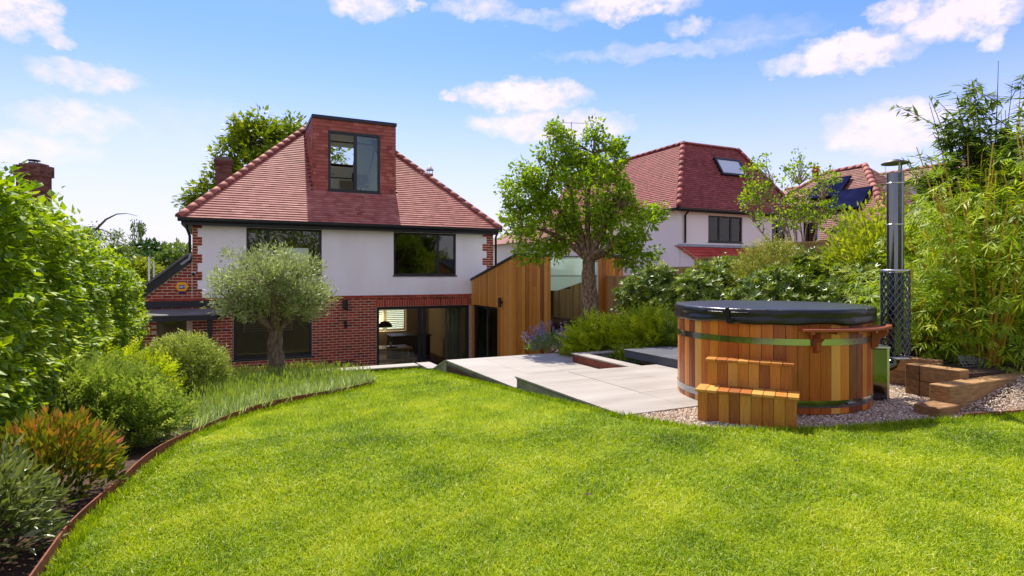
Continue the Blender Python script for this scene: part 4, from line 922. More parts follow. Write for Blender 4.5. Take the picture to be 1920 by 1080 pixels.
# wire chairs on the sunken patio
def wire_chair(u, v, rot, lbl):
    o = thing('patio_chair', lbl, 'chair', (*W(u, v, ZF),), TH+rot, 'wire chairs on the sunken patio'); b = BASE[o]
    def L(x, y, z): return (b[0]+x, b[1]+y, b[2]+z)
    p = MB(); p.tube([L(.31*math.cos(a), -.05-.24*math.sin(a), .62+.25*math.sin(a)) for a in np.linspace(0, math.pi, 15)], .014, 6); bk = part('back_hoop', p, 'black_metal', o)
    for k in range(7):
        a = math.pi*(k+1)/8; p = MB(); p.tube([L(.31*math.cos(a), -.05-.24*math.sin(a), .62+.25*math.sin(a)), L(.2*math.cos(a), -.16*math.sin(a), .44)], .004, 5); part('back_wire', p, 'black_metal', bk)
    p = MB(); p.lathe([(0, .43), (.24, .43), (.245, .45), (0, .45)], b, 20); part('seat', p, 'black_metal', o)
    for sx, sy in ((1, 1), (1, -1), (-1, 1), (-1, -1)): p = MB(); p.tube([L(.15*sx, .15*sy, .43), L(.23*sx, .23*sy, 0)], .011, 6); part('leg', p, 'black_metal', o)
wire_chair(2.2, 16.1, .25, 'left of the two round-backed wire chairs below the brick wall'); wire_chair(2.87, 16.05, -.2, 'right of the two round-backed wire chairs below the brick wall')

# ------------------------------------------------------------------ cedar clad extension
ex = thing('timber_extension', 'cedar clad extension with sloping roof beside the house', 'extension', (8.5, 15.5, ZF))
XU, XV, XR = 6.78, 13.90, 10.22
def xt(v): return .50-(v-XV)*.212                        # the roof falls towards the house
p = MB(); p.add([(XU+.03, XV+.03, ZF), (XU+.13, XV+.03, ZF), (XU+.13, 15.0, ZF), (XU+.03, 15.0, ZF), (XU+.03, XV+.03, xt(XV)-.02), (XU+.13, XV+.03, xt(XV)-.02), (XU+.13, 15.0, xt(15.0)-.02), (XU+.03, 15.0, xt(15.0)-.02)], BOX_F)
p.add([(XU+.03, 15.0, -.90), (XU+.13, 15.0, -.90), (XU+.13, 17.1, -.90), (XU+.03, 17.1, -.90), (XU+.03, 15.0, xt(15.0)-.02), (XU+.13, 15.0, xt(15.0)-.02), (XU+.13, 17.1, xt(17.1)-.02), (XU+.03, 17.1, xt(17.1)-.02)], BOX_F)
p.box((XU+.131, XV+.03, ZF), (7.80, XV+.13, .47)); p.box((9.40, XV+.03, ZF), (XR-.02, XV+.13, .47)); p.box((XR-.12, XV+.131, ZF), (XR-.02, 17.1, .0)); p.box((XU+.14, 17.0, ZF), (XR-.13, 17.1, -.4)); part('wall', p, 'roof_under', ex)
v = XV+.003
while v < 17.08:                                          # side boards, cut by the door
    ve = min(v+.108, 17.1); zb = ZF if ve < 15.03 else -.93
    if v < 15.03 < ve: ve = 15.03
    b_ = MB(); b_.add([(XU, v+.004, zb), (XU+.028, v+.004, zb), (XU+.028, ve-.004, zb), (XU, ve-.004, zb), (XU, v+.004, xt(v)-.004), (XU+.028, v+.004, xt(v)-.004), (XU+.028, ve-.004, xt(ve)-.004), (XU, ve-.004, xt(ve)-.004)], BOX_F, float(np.clip(.72+.2*rng.normal(), 0, 1))); part('board', b_, 'cedar', ex); v = ve
for a_, c_ in ((15.034, 15.09), (16.95, 17.08)): b_ = MB(); b_.box((XU-.012, a_, ZF), (XU+.1, c_, -.93)); part('door_lining', b_, 'cedar', ex)
for a0, a1 in ((XU+.03, 7.82), (9.38, XR-.001)):
    u = a0
    while u < a1-.01:
        ue = min(u+.115, a1); b_ = MB(); cut = rng.uniform(-1.6, -.2) if rng.random() < .35 else None; tt = float(np.clip(.45+.25*rng.normal(), 0, 1))
        for z0_, z1_ in (((ZF, .498),) if cut is None else ((ZF, cut-.001), (cut+.001, .498))):
            b_ = MB(); b_.box((u+.0035, XV-.002, z0_), (ue-.0035, XV+.028, z1_), float(np.clip(tt+(.2*rng.normal() if cut else 0), 0, 1))); part('board', b_, 'cedar', ex)
        u = ue
v = XV+.02
while v < 17.0: b_ = MB(); b_.box((XR-.018, v+.003, ZF), (XR+.008, v+.112, xt(v)-.03), float(rng.random())); part('board', b_, 'cedar', ex); v += .115
# roof: felt with black edge, glass over the middle bay
p = MB()
for a0, a1 in ((XU-.04, 7.80), (9.42, XR+.04)): p.add([(a0, XV-.04, xt(XV)), (a1, XV-.04, xt(XV)), (a1, FV+.0, xt(FV)), (a0, FV+.0, xt(FV)), (a0, XV-.04, xt(XV)+.065), (a1, XV-.04, xt(XV)+.065), (a1, FV, xt(FV)+.065), (a0, FV, xt(FV)+.065)], BOX_F)
part('roof', p, 'anthracite', ex)
p = MB(); p.add([(7.80, XV-.02, xt(XV)), (9.42, XV-.02, xt(XV)), (9.42, FV, xt(FV)), (7.80, FV, xt(FV)), (7.80, XV-.02, xt(XV)+.02), (9.42, XV-.02, xt(XV)+.02), (9.42, FV, xt(FV)+.02), (7.80, FV, xt(FV)+.02)], BOX_F); part('glass_roof', p, 'glass_green', ex)
p = MB(); p.box((7.825, XV+.04, ZF), (9.375, XV+.055, xt(XV)-.003)); part('glass_wall', p, 'glass_green', ex)
p = MB(); p.box((7.825, XV+.06, -.05), (9.375, XV+.09, -.02)); p.box((8.9, XV+.06, ZF), (8.93, XV+.09, -.051)); part('glazing_bar', p, 'lead', ex)
p = MB(); p.box((9.36, XV+.02, ZF), (9.378, 14.6, xt(14.6))); part('glass_edge', p, 'white_paint', ex)
p = MB(); pol = [(7.83, .44), (9.35, .44), (9.35, -.05), (8.94, -.22), (8.16, -.44), (7.83, -.44)]  # added panel, its pale shape stands in for sky brightness in the glazing
p.add([(u, 14.10, z) for u, z in pol]+[(u, 14.13, z) for u, z in pol], [(0, 5, 4, 3, 2, 1)[::-1], (6, 7, 8, 9, 10, 11)[::-1]]+[(i, (i+1) % 6, 6+(i+1) % 6, 6+i) for i in range(6)]); part('sky_patch_panel', p, 'sky_patch', ex)
dd = window(ex, (15.10, 16.94, ZF+.01, -.94), 0, (), glass='glass') if False else None
f = MB(); y0, y1, z0_, z1_ = 15.10, 16.94, ZF+.01, -.935
f.box((XU+.03, y0, z0_), (XU+.10, y0+.06, z1_)); f.box((XU+.03, y1-.06, z0_), (XU+.10, y1, z1_)); f.box((XU+.03, y0+.06, z1_-.06), (XU+.10, y1-.06, z1_)); f.box((XU+.03, 15.85, z0_), (XU+.10, 15.97, z1_-.061)); dd = part('door', f, 'anthracite', ex)
for a, b in ((y0+.06, 15.85), (15.97, y1-.06)): f = MB(); f.box((XU+.06, a, z0_), (XU+.07, b, z1_-.06)); part('pane', f, 'glass', dd)
f = MB(); f.tube([(XU, 15.83, -2.7), (XU, 15.83, -1.2)], .016, 8); f.tube([(XU, 15.83, -2.5), (XU+.06, 15.83, -2.5)], .01, 6); f.tube([(XU, 15.83, -1.4), (XU+.06, 15.83, -1.4)], .01, 6); part('handle', f, 'steel', dd)
wl = thing('wall_lamp', 'small black up and down lamp on the cedar side wall', 'lamp', (XU, 14.78, -.88)); f = MB(); f.box((XU-.05, 14.745, -.80), (XU-.001, 14.815, -.74)); part('bracket', f, 'black_metal', wl); f = MB(); f.tube([(XU-.09, 14.78, -.90), (XU-.09, 14.78, -.64)], .045, 12); part('body', f, 'black_metal', wl)

# ------------------------------------------------------------------ white neighbouring house on the right
nb = thing('neighbour_house', 'white rendered house with red hipped roof behind the garden fence', 'house', (18., 17.14, -1.46))
NW = [(16.63, 18.44, 1.27, 2.30), (20.1, 20.9, 1.3, 2.25), (22.0, 22.9, 1.3, 2.25)]
t = MB(); wall_holes(t, 15.2, 23.0, -1.5, 2.42, 17.14, 17.44, NW); t.box((15.2, 17.44, -1.5), (15.5, 27, 2.42)); t.box((22.7, 17.44, -1.5), (23, 27, 2.42)); t.box((15.5, 26.7, -1.5), (22.7, 27, 2.42)); part('wall', t, 'render_warm', nb)
t = MB(); t.box((15.5, 17.44, 1.0), (22.7, 26.7, 1.05)); t.box((15.5, 19.4, 1.051), (22.7, 19.5, 2.40)); t.box((15.5, 17.44, 2.401), (22.7, 26.7, 2.42)); part('room', t, 'wall_dim', nb)
for k, w_ in enumerate(NW):
    a, b, c, d = w_; w = window(nb, w_, 17.18, (a+(b-a)*.34, a+(b-a)*.68) if k == 0 else ((a+b)/2,), .06, .07, True, 'glass')
    for i in range(2 if k == 0 else 1):
        f = MB(); f.box((a+.1+i*(b-a)*.34, 17.30, d-.45), (a+.5+i*(b-a)*.34, 17.31, d-.08)); part('blind', f, 'white_paint', w)
NE = (14.9, 16.84, 2.50); NR = 1.77; NSL = 1.64; NUR = 21.5; nzt = NE[2]+NR*NSL; NVB = 27.3
rv = NE[1]+NR; t = MB(); a = (NE[0], NE[1], 2.47); b = (NUR, NE[1], 2.47); a2 = (NE[0]+NR, rv, nzt-.03); b2 = (NUR-NR, rv, nzt-.03); c = (NE[0], NVB, 2.47); c2 = (NE[0]+NR, NVB-NR, nzt-.03); d = (NUR, NVB, 2.47); d2 = (NUR-NR, NVB-NR, nzt-.03)
t.add([a, b, b2, a2], [(0, 1, 2, 3)]); t.add([c, a, a2, c2], [(0, 1, 2, 3)]); t.add([a2, b2, d2, c2], [(0, 1, 2, 3)]); t.add([b, d, d2, b2], [(0, 1, 2, 3)]); t.add([d, c, c2, d2], [(0, 1, 2, 3)]); t.box((21.3, 16.9, 2.43), (23.3, 27.2, 2.9)); nr = part('roof', t, 'roof_under', nb)
def slope_tiles(o, along, upv, wid, length, slen, ins, w_=.165, gauge=.1, thick=.02, lift=.15, tm=.5):
    out = []; along = np.array(along, float); upv = unit(np.array([upv], float))[0]; nn = unit(np.cross(along, upv)[None])[0]; tl = upv*math.cos(lift)-nn*math.sin(lift); fr_ = frame(along, tl); q = -.02; row = 0
    while q < slen:
        u = -(w_/2 if row % 2 else 0)
        while u < length:
            if ins(u+w_/2, q+gauge/2): out.append((np.array(o)+along*(u+w_/2)+upv*(q+gauge*.6)+nn*.004, fr_, (w_-.005, gauge*1.45, thick), float(np.clip(tm+.2*rng.normal(), 0, 1))))
            u += w_
        q += gauge; row += 1
    return out
s_ = math.hypot(1, NSL); f_in = lambda u, q: (q/s_ < u < (NUR-NE[0])-q/s_) and not (3.0 < u < 4.5 and .95 < (q/s_) < 1.40)
it = slope_tiles(NE, (1, 0, 0), (0, 1, NSL), .165, NUR-NE[0], NR*s_, f_in)
it += slope_tiles((NE[0], NVB, NE[2]), (0, -1, 0), (1, 0, NSL), .165, NVB-NE[1], NR*s_, lambda u, q: q/s_ < (NVB-NE[1])-u)
pieces(nr, 'tile', it, 'tile_nbr', 0, joined='tiles')
half_tiles(nr, (NE[0], NE[1], 2.53), (NE[0]+NR, rv, nzt+.02), .10, 'tile_nbr', .33); half_tiles(nr, (NE[0]+NR, rv, nzt), (NUR-NR, rv, nzt), .09, 'tile_nbr', .4, 'ridge_tile'); half_tiles(nr, (NE[0]+NR, rv, nzt), (NE[0]+NR, NVB-NR, nzt), .09, 'tile_nbr', .4, 'ridge_tile'); half_tiles(nr, (NUR, NE[1], 2.53), (NUR-NR, rv, nzt+.02), .12, 'tile_nbr', .33)
def on_slope(u, v): return np.array((u, v, 2.5+(v-NE[1])*NSL))
nn = np.array((0, -NSL, 1))/s_; q0, q1 = on_slope(17.95, 17.80), on_slope(19.35, 18.22); up_ = unit((on_slope(0, 1)-on_slope(0, 0))[None])[0]; cc = (q0+q1)/2+nn*.05; ln = np.linalg.norm(on_slope(0, 18.22)-on_slope(0, 17.8))
t = MB()
for sx in (-1, 1): t.obox(cc+np.array((sx*.66, 0, 0)), (.09, 0, 0), up_*(ln+.1), nn*.12)
for sy in (-1, 1): t.obox(cc+up_*sy*ln*.5, (1.23, 0, 0), up_*.09, nn*.12)
rl = part('roof_window', t, 'anthracite', nr); t = MB(); t.obox(cc+nn*.02, (1.22, 0, 0), up_*(ln-.1), nn*.02); part('pane', t, 'sky_white_glass', rl)
t = MB(); t.extrude(g_, (NE[0]-.02, NE[1]-.02, 2.5), (23.3, NE[1]-.02, 2.5)); gl = [(-.06, 0, 0), (.06, 0, 0), (.055, 0, -.07), (.03, 0, -.105), (-.03, 0, -.105), (-.055, 0, -.07)]; t.extrude(gl, (NE[0]-.02, NE[1]+.05, 2.5), (NE[0]-.02, NVB, 2.5)); part('gutter', t, 'black_metal', nb)
t = MB(); t.box((NE[0]+.02, NE[1]+.04, 2.36), (23.2, NE[1]+.07, 2.47)); t.box((NE[0]+.04, NE[1]+.07, 2.40), (NE[0]+.07, NVB, 2.47)); part('fascia', t, 'black_metal', nb)
t = MB(); t.box((NE[0]+.07, NE[1]+.07, 2.425), (23.2, 17.13, 2.44)); t.box((NE[0]+.07, 17.13, 2.425), (15.19, NVB-.1, 2.44)); part('soffit', t, 'white_paint', nb)
t = MB(); t.tube([(15.42, 16.86, 2.42), (15.42, 16.95, 2.34), (15.42, 17.07, 2.25), (15.42, 17.07, 1.2)], .04, 8); part('downpipe', t, 'black_metal', nb)
# pantile lean-to below the neighbour's window
LE = 14.9
t = MB(); t.add([(15.2, 17.13, 1.05), (23, 17.13, 1.05), (23, LE, -.15), (15.2, LE, -.15), (15.2, 17.13, .97), (23, 17.13, .97), (23, LE, -.23), (15.2, LE, -.23)], BOX_F); ln_ = part('lean_to_roof', t, 'roof_under', nb)
it = slope_tiles((15.2, LE, -.15), (1, 0, 0), (0, 17.13-LE, 1.2), .3, 7.8, math.hypot(17.13-LE, 1.2)-.02, lambda u, q: True, .3, .26, .03, .12)
pieces(ln_, 'pantile', it, 'tile_bright', 0, joined='pantiles')
t = MB(); t.obox((15.19, (17.13+LE)/2, .44), (.05, 0, 0), (0, 17.13-LE, 1.2), (0, -.03, .1)); part('verge', t, 'fence_wood', ln_); t = MB(); t.box((15.1, 17.05, 1.06), (20, 17.139, 1.16)); part('flashing', t, 'lead', nb)
t = MB(); t.prism([(15.22, LE+.05), (15.5, LE+.05), (15.5, 17.13), (15.22, 17.13)], -1.5, lambda u, v: -.22+(v-LE)*.53); t.box((15.5, LE+.05, -1.5), (22.9, LE+.3, -.25)); part('lean_to_wall', t, 'render_warm', nb)
# aerials
def aerial(name_lbl, base, mast, boom, n, lean):
    o = thing('tv_aerial', name_lbl, 'aerial', base, 0.); b = np.array(base, float); t = MB(); t.tube([b, b+(0, 0, mast)], .018, 6); part('mast', t, 'lead', o)
    d = np.array(lean, float); c = b+(0, 0, mast-.05); t = MB(); t.tube([c-d*boom*.35, c+d*boom*.65], .012, 5); part('boom', t, 'lead', o); sd_ = np.array((-d[1], d[0], 0))
    for k in range(n): p_ = c-d*boom*.3+d*boom*.93*k/(n-1); t = MB(); t.tube([p_-sd_*.11-(0, 0, .02), p_+sd_*.11+(0, 0, .02)], .006, 4); part('rod', t, 'lead', o)
    t = MB(); p_ = c+d*boom*.65
    for k in (-1, 1): t.tube([p_-sd_*.12+(0, 0, .07*k), p_+sd_*.12+(0, 0, .07*k)], .012, 4)
    part('reflector', t, 'lead', o)
aerial('tv aerial showing against the cloud just above the pear tree', (2.62, 25.8, 2.2), 4.55, 1.15, 12, (.99, .1, 0.))
aerial('smaller tv aerial between the pear tree and the neighbouring roof', (3.3, 26.2, 2.2), 3.85, 1.1, 8, (.93, .3, .12))
bl = thing('rear_house', 'house behind whose aerials rise over the pear tree', 'house', (6.6, 23.5, -3.2)); 
for o in (): pass
t = MB(); t.box((10.5, 21.2, -3.2), (14.3, 25, 1.3)); part('wall', t, 'render_warm', bl); t = MB(); t.add([(10.3, 21, 1.3), (14.5, 21, 1.3), (14.5, 25.2, 1.3), (10.3, 25.2, 1.3), (12.4, 22.6, 2.4), (12.4, 23.6, 2.4)], [(0, 1, 4), (1, 2, 5, 4), (2, 3, 5), (3, 0, 4, 5)]); part('roof', t, 'tile_brown', bl)
# houses further right with solar panels
hs_ = thing('solar_house', 'brown tiled house with dark solar panels on its roof, at far right', 'house', (30, 22, -1.46))
HU, HV0, HZ = 27.34, 17.96, 5.24; ev = 3.6; ez = HZ-ev*1.05
t = MB(); e0 = (HU-ev, HV0-ev, ez); e1 = (HU+ev, HV0-ev, ez); e2 = (HU+ev, 26, ez); e3 = (HU-ev, 26, ez); r0 = (HU, HV0, HZ); r1 = (HU, 19.9, HZ-.05); 
t.add([e0, e1, r0], [(0, 1, 2)]); t.add([e1, e2, r1, r0], [(0, 1, 2, 3)]); t.add([e3, e0, r0, r1], [(0, 1, 2, 3)]); t.add([e2, e3, r1], [(0, 1, 2)]); sr = part('roof', t, 'roof_under', hs_)
t = MB(); t.box((HU-ev+.3, HV0-ev+.3, -1.5), (HU+ev-.3, 25.7, ez+.05)); part('wall', t, 'brick', hs_)
sh_ = math.hypot(1, 1.05); it = slope_tiles((HU-ev, 26, ez), (0, -1, 0), (1, 0, 1.05), .165, 26-(HV0-ev), ev*sh_, lambda u, q: q/sh_ < (26-(HV0-ev))-u and q/sh_*1.69 < u+.1, .2, .13); it += slope_tiles((HU-ev, HV0-ev, ez), (1, 0, 0), (0, 1, 1.05), .165, 2*ev, ev*sh_, lambda u, q: q/sh_ < u < 2*ev-q/sh_, .2, .13)
pieces(sr, 'tile', it, 'tile_brown', 0, joined='tiles')
half_tiles(sr, (HU-ev, HV0-ev, ez+.03), (HU, HV0, HZ+.03), .15, 'ridge_tile', .4); half_tiles(sr, (HU, HV0, HZ), r1, .15, 'ridge_tile', .4, 'ridge_tile'); half_tiles(sr, (HU-ev, 26, ez+.03), r1, .15, 'ridge_tile', .4)
for k, (px, py) in enumerate(((HU-.1, 20.5),)):
    t = MB(); t.lathe([(0, HZ-.6), (.16, HZ-.6), (.14, HZ+.05), (.2, HZ+.1), (.2, HZ+.2), (.14, HZ+.22), (.18, HZ+.3), (.18, HZ+.36), (0, HZ+.36)], (px, py, 0), 14); part('chimney_pot', t, 'clay', hs_)
nn = np.array((-1.05, 0, 1))/sh_; upd = np.array((1, 0, 1.05))/sh_
for k, (vc, dc, lb_) in enumerate(((19.0, 1.25, 'upper left dark solar panel on the brown roof'), (17.5, 2.1, 'lower right dark solar panel on the brown roof'), (19.6, 2.75, 'lowest dark solar panel on the brown roof behind the small tree'))):
    c_ = np.array((HU, vc, HZ))-upd*dc*sh_*.85+nn*.14; o = thing('photovoltaic_module', lb_, 'solar panel', tuple(c_)); t = MB(); t.obox(c_, (0, 1.65, 0), upd*1.35, nn*.04); part('panel', t, 'solar', o); t = MB()
    for sy in (-1, 1): t.obox(c_+np.array((0, sy*.84, 0)), (0, .03, 0), upd*1.38, nn*.05)
    for sy in (-1, 1): t.obox(c_+upd*sy*.69, (0, 1.65, 0), upd*.03, nn*.05)
    part('frame', t, 'panel_frame', o)
hf = thing('far_house', 'distant house with long brown roof behind the bamboo', 'house', (36, 22, -1.46))
t = MB(); K = lambda a, b, z: (a, b, z); t.add([(30.6, 15.5, 4.7), (30.6, 27, 4.7), (33, 27, 5.62), (33, 15.5, 5.64), (35.4, 15.5, 4.7), (35.4, 27, 4.7)], [(0, 3, 2, 1), (3, 4, 5, 2), (0, 4, 3), (1, 2, 5)]); part('roof', t, 'tile_brown', hf); t = MB(); t.box((30.9, 15.8, -1.5), (35.1, 26.7, 4.68)); part('wall', t, 'render_warm', hf); t = MB(); t.box((30.5, 15.4, 4.58), (30.62, 27, 4.73)); part('gutter', t, 'black_metal', hf); half_tiles(hf, (33, 15.5, 5.66), (33, 27, 5.64), .13, 'ridge_tile', .45, 'ridge_tile')
# house on the left, only its chimney rises over the hedge
lh = thing('chimney_house', 'house hidden by the tall hedge, its weathered brick chimney rising over the leaves', 'house', (-17.2, 20.3, -3.2), 0.)
t = MB(); t.box((-23, 18.5, -3.2), (-16.0, 21.2, .7)); part('wall', t, 'render_warm', lh); t = MB(); t.add([(-23.2, 18.3, .7), (-15.9, 18.3, .7), (-15.9, 21.4, .7), (-23.2, 21.4, .7), (-21.5, 19.8, 2.0), (-17.2, 19.8, 2.0)], [(0, 1, 5, 4), (1, 2, 5), (2, 3, 4, 5), (3, 0, 4)]); lr = part('roof', t, 'tile_brown', lh)
t = MB(); t.box((-16.55, 19.5, .5), (-15.75, 20.0, 3.3)); t.box((-16.6, 19.45, 3.3), (-15.7, 20.05, 3.66)); t.box((-16.5, 19.55, 3.66), (-15.8, 19.95, 3.74)); lc = part('chimney', t, 'mortar_dark', lr)
brick_box(lc, -16.55, -15.75, 19.5, 20.0, .9, 3.3, 'brick_old', 0, 'fr'); brick_box(lc, -16.6, -15.7, 19.45, 20.05, 3.3, 3.66, 'brick_old', 0, 'fr')
t = MB(); t.lathe([(.0, 3.74), (.16, 3.74), (.16, 3.78), (0, 3.78)], (-16.15, 19.75, 0), 12); 
for a in (0, 2.1, 4.2): t.tube([(-16.15+.12*math.cos(a), 19.75+.12*math.sin(a), 3.7), (-16.15+.12*math.cos(a), 19.75+.12*math.sin(a), 3.84)], .012, 4)
t.lathe([(.18, 3.84), (.18, 3.87), (0, 3.88)], (-16.15, 19.75, 0), 12); part('cowl', t, 'black_metal', lr)
for k, (x_, z_, l_) in enumerate(((-12.42, .62, 'taller of two thin white poles behind the hedge'), (-12.25, .45, 'shorter of two thin white poles behind the hedge'))):
    solo('pole', MB().tube([(x_, 20., -3.2), (x_, 20., z_)], .028, 6), 'white_paint', l_, 'pole', (x_, 20., -3.2), 0.)

# ------------------------------------------------------------------ hot tub
TX, TY, TZ, TR = 2.714, 6.16, -1.252, .928
tub = thing('hot_tub', 'round wood-fired cedar hot tub with black cover and steel hoops', 'hot tub', (TX, TY, TZ), 0.)
NS = 58
for k in range(NS):
    a0 = 2*math.pi*k/NS; a1 = 2*math.pi*(k+1)/NS; g0 = .0022; vs = []
    for z in (TZ, -.41):
        for r, a in ((TR, a0+g0), (TR+.003, (a0+a1)/2), (TR, a1-g0), (TR-.042, a1-g0), (TR-.042, a0+g0)): vs.append((TX+r*math.cos(a), TY+r*math.sin(a), z))
    p = MB(); p.add(vs, [(4, 3, 2, 1, 0), (5, 6, 7, 8, 9)]+[(i, (i+1) % 5, 5+(i+1) % 5, 5+i) for i in range(5)], float(np.clip(.46+.27*rng.normal(), 0, 1))); part('stave', p, 'cedar_tub', tub)
p = MB(); p.lathe([(0, -1.1), (TR-.04, -1.1)], (TX, TY, 0), 48); part('tub_floor', p, 'cedar_tub', tub)
for z0_, z1_ in ((-.635, -.578), (-1.195, -1.130)):
    p = MB(); p.lathe([(TR+.0045, z0_), (TR+.0075, z0_), (TR+.0075, z1_), (TR+.0045, z1_)], (TX, TY, 0), 120, close=True, smooth=False); h_ = part('hoop', p, 'steel_mid', tub)
p = MB(); a = R_(-68); 
for da in (-.05, .05): p.tube([(TX+(TR+.014)*math.cos(a+da), TY+(TR+.014)*math.sin(a+da), -1.162+.0), (TX+(TR+.016)*math.cos(a), TY+(TR+.016)*math.sin(a), -1.162)], .010, 8)
part('hoop_bolt', p, 'steel', tub)
# padded cover with overhanging skirt, seam and straps
NC = 160; p = MB(); prof = [(0, -.298), (.3, -.299), (.62, -.304), (.90, -.309), (.948, -.313), (.965, -.324), (.968, -.345), (.966, -.372), (.961, -.388), (.967, -.402), (.969, -.43), (.965, -.448), (.945, -.45), (.94, -.41)]
vs = []
for i, (r, z) in enumerate(prof):
    for j in range(NC):
        a = 2*math.pi*j/NC; w_ = .006*math.sin(5*a+1.)+.004*math.sin(11*a+i*.6)+.003*math.sin(23*a+i) if r > .93 else 0; dz = (.007*math.sin(7*a)+.005*math.sin(13*a+2)) if z < -.42 else 0
        vs.append((TX+(r+w_*.7)*math.cos(a), TY+(r+w_*.7)*math.sin(a), z+dz))
p.add(vs, [(i*NC+j, (i+1)*NC+j, (i+1)*NC+(j+1) % NC, i*NC+(j+1) % NC) for i in range(len(prof)-1) for j in range(NC)], .5, True); cv_ = part('cover', p, 'vinyl', tub)
def on_rim(a, r, z): return np.array((TX+r*math.cos(a), TY+r*math.sin(a), z))
a_s = math.atan2(5.42-TY, 1.96-TX)
p = MB()
tg = np.array((-math.sin(a_s), math.cos(a_s), 0)); rd = np.array((math.cos(a_s), math.sin(a_s), 0))
p.obox(on_rim(a_s, .979, -.36), tg*.035, rd*.016, (0, 0, .115)); p.obox(on_rim(a_s+.03, .980, -.432), tg*.07, rd*.014, (0, 0, .05)); part('strap', p, 'vinyl', cv_, .003)
for sgn in (-1, 1):
    p = MB(); p.tube([on_rim(a_s+sgn*b_, .984+.008*math.sin((b_-.04)*18), -.352) for b_ in np.linspace(.04, .20, 6)], .008, 6); part('handle', p, 'vinyl', cv_)
p = MB(); p.obox(on_rim(a_s+.035, .99, -.43), tg*.024, rd*.008, (0, 0, .035)); part('buckle', p, 'black_metal', cv_)
# curved drinks shelf on brackets
for r0, r1 in ((.955, .995), (1.035, 1.085)):
    p = MB(); p.lathe([(r0, -.502), (r1, -.502), (r1, -.478), (r0, -.478)], (TX, TY, 0), 24, R_(-99), R_(-31), close=True); part('shelf_slat', p, 'cedar_red', tub, .003)
for a in np.linspace(R_(-95), R_(-35), 6):
    p = MB(); tg_ = np.array((-math.sin(a), math.cos(a), 0)); rd_ = np.array((math.cos(a), math.sin(a), 0)); p.obox(on_rim(a, 1.02, -.513), tg_*.035, rd_*.12, (0, 0, .02)); part('shelf_block', p, 'cedar_red', tub)
for a in (R_(-90), R_(-42)):
    tg_ = np.array((-math.sin(a), math.cos(a), 0))*.022; q = [on_rim(a, TR+.009, -.522), on_rim(a, 1.07, -.522), on_rim(a, 1.06, -.56), on_rim(a, 1.0, -.60), on_rim(a, .985, -.68), on_rim(a, TR+.009, -.70)]
    p = MB(); p.add([x-tg_ for x in q]+[x+tg_ for x in q], [tuple(range(5, -1, -1)), tuple(range(6, 12))]+[(i, (i+1) % 6, 6+(i+1) % 6, 6+i) for i in range(6)]); part('shelf_bracket', p, 'cedar_red', tub)
# outside stove with flue
st = thing('stove', 'stainless steel stove box fixed to the right side of the hot tub', 'stove', (3.74, 6.02, -1.268), 0.)
a = R_(-8); tg_ = np.array((-math.sin(a), math.cos(a), 0)); rd_ = np.array((math.cos(a), math.sin(a), 0)); c_ = np.array((TX, TY, 0))+rd_*.985
p = MB(); p.obox(c_+np.array((0, 0, -.99)), rd_*.15, tg_*.40, (0, 0, .5)); part('body', p, 'steel', st, .006); p = MB(); p.obox(c_+np.array((0, 0, -.725)), rd_*.19, tg_*.44, (0, 0, .02)); part('lid', p, 'steel_brushed', st, .004)
p = MB(); p.obox(c_+rd_*.085+np.array((0, 0, -.98))-tg_*.17, rd_*.025, tg_*.04, (0, 0, .5)); part('corner_post', p, 'steel_brushed', st)
for s1 in (-1, 1): p = MB(); p.obox(c_+tg_*.16*s1+np.array((0, 0, -1.254)), rd_*.1, tg_*.04, (0, 0, .028)); part('foot', p, 'steel', st)
FX, FY = 4.00, 6.10
fl = thing('stove_flue', 'tall stainless steel flue pipe with conical cap and mesh guard', 'flue', (FX, FY, -1.25), 0.)
p = MB(); p.tube([(FX, FY, -.80), (FX, FY, .02)], .072, 32); p.tube([(FX, FY, .02), (FX, FY, .52)], .078, 32); p.tube([(FX, FY, .52), (FX, FY, 1.06)], .079, 32); part('pipe', p, 'steel', fl)
for z in (.02, .52, .95): p = MB(); p.lathe([(.0785, z-.008), (.0815, z-.008), (.0815, z+.008), (.0785, z+.008)], (FX, FY, 0), 32, close=True); part('joint_band', p, 'steel_brushed', fl)
p = MB(); p.tube([(FX, FY, -.78), (FX, FY, -.86), (FX-.04, FY-.0, -.93), (FX-.16, FY-.04, -.97), (3.78, 6.04, -.98)], .06, 16); part('elbow', p, 'steel', fl)
p = MB(); p.lathe([(.128, 1.155), (.13, 1.165), (.02, 1.205), (0, 1.207)], (FX, FY, 0), 36); p.lathe([(.128, 1.155), (.02, 1.192), (0, 1.193)], (FX, FY, 0), 36); part('cap', p, 'steel_dull', fl)
for a in (R_(20), R_(140), R_(260)): p = MB(); p.obox((FX+.085*math.cos(a), FY+.085*math.sin(a), 1.10), (.018*math.sin(a), -.018*math.cos(a), 0), (.003*math.cos(a), .003*math.sin(a), 0), (.02*math.cos(a), .02*math.sin(a), .13)); part('cap_leg', p, 'steel_brushed', fl)
gd = MB(); GR = .128
for k in range(15):
    for sg in (-1, 1):
        gd.tube([(FX+GR*math.cos(2*math.pi*k/15+sg*t_*4.4), FY+GR*math.sin(2*math.pi*k/15+sg*t_*4.4), -.86+t_*.90) for t_ in np.linspace(0, 1, 30)], .0058, 4, cap=False)
part('mesh_guard', gd, 'steel', fl)
for z in (-.86, .04): p = MB(); p.lathe([(GR-.003, z-.014), (GR+.005, z-.014), (GR+.005, z+.014), (GR-.003, z+.014)], (FX, FY, 0), 36, close=True); part('guard_ring', p, 'steel_brushed', fl)
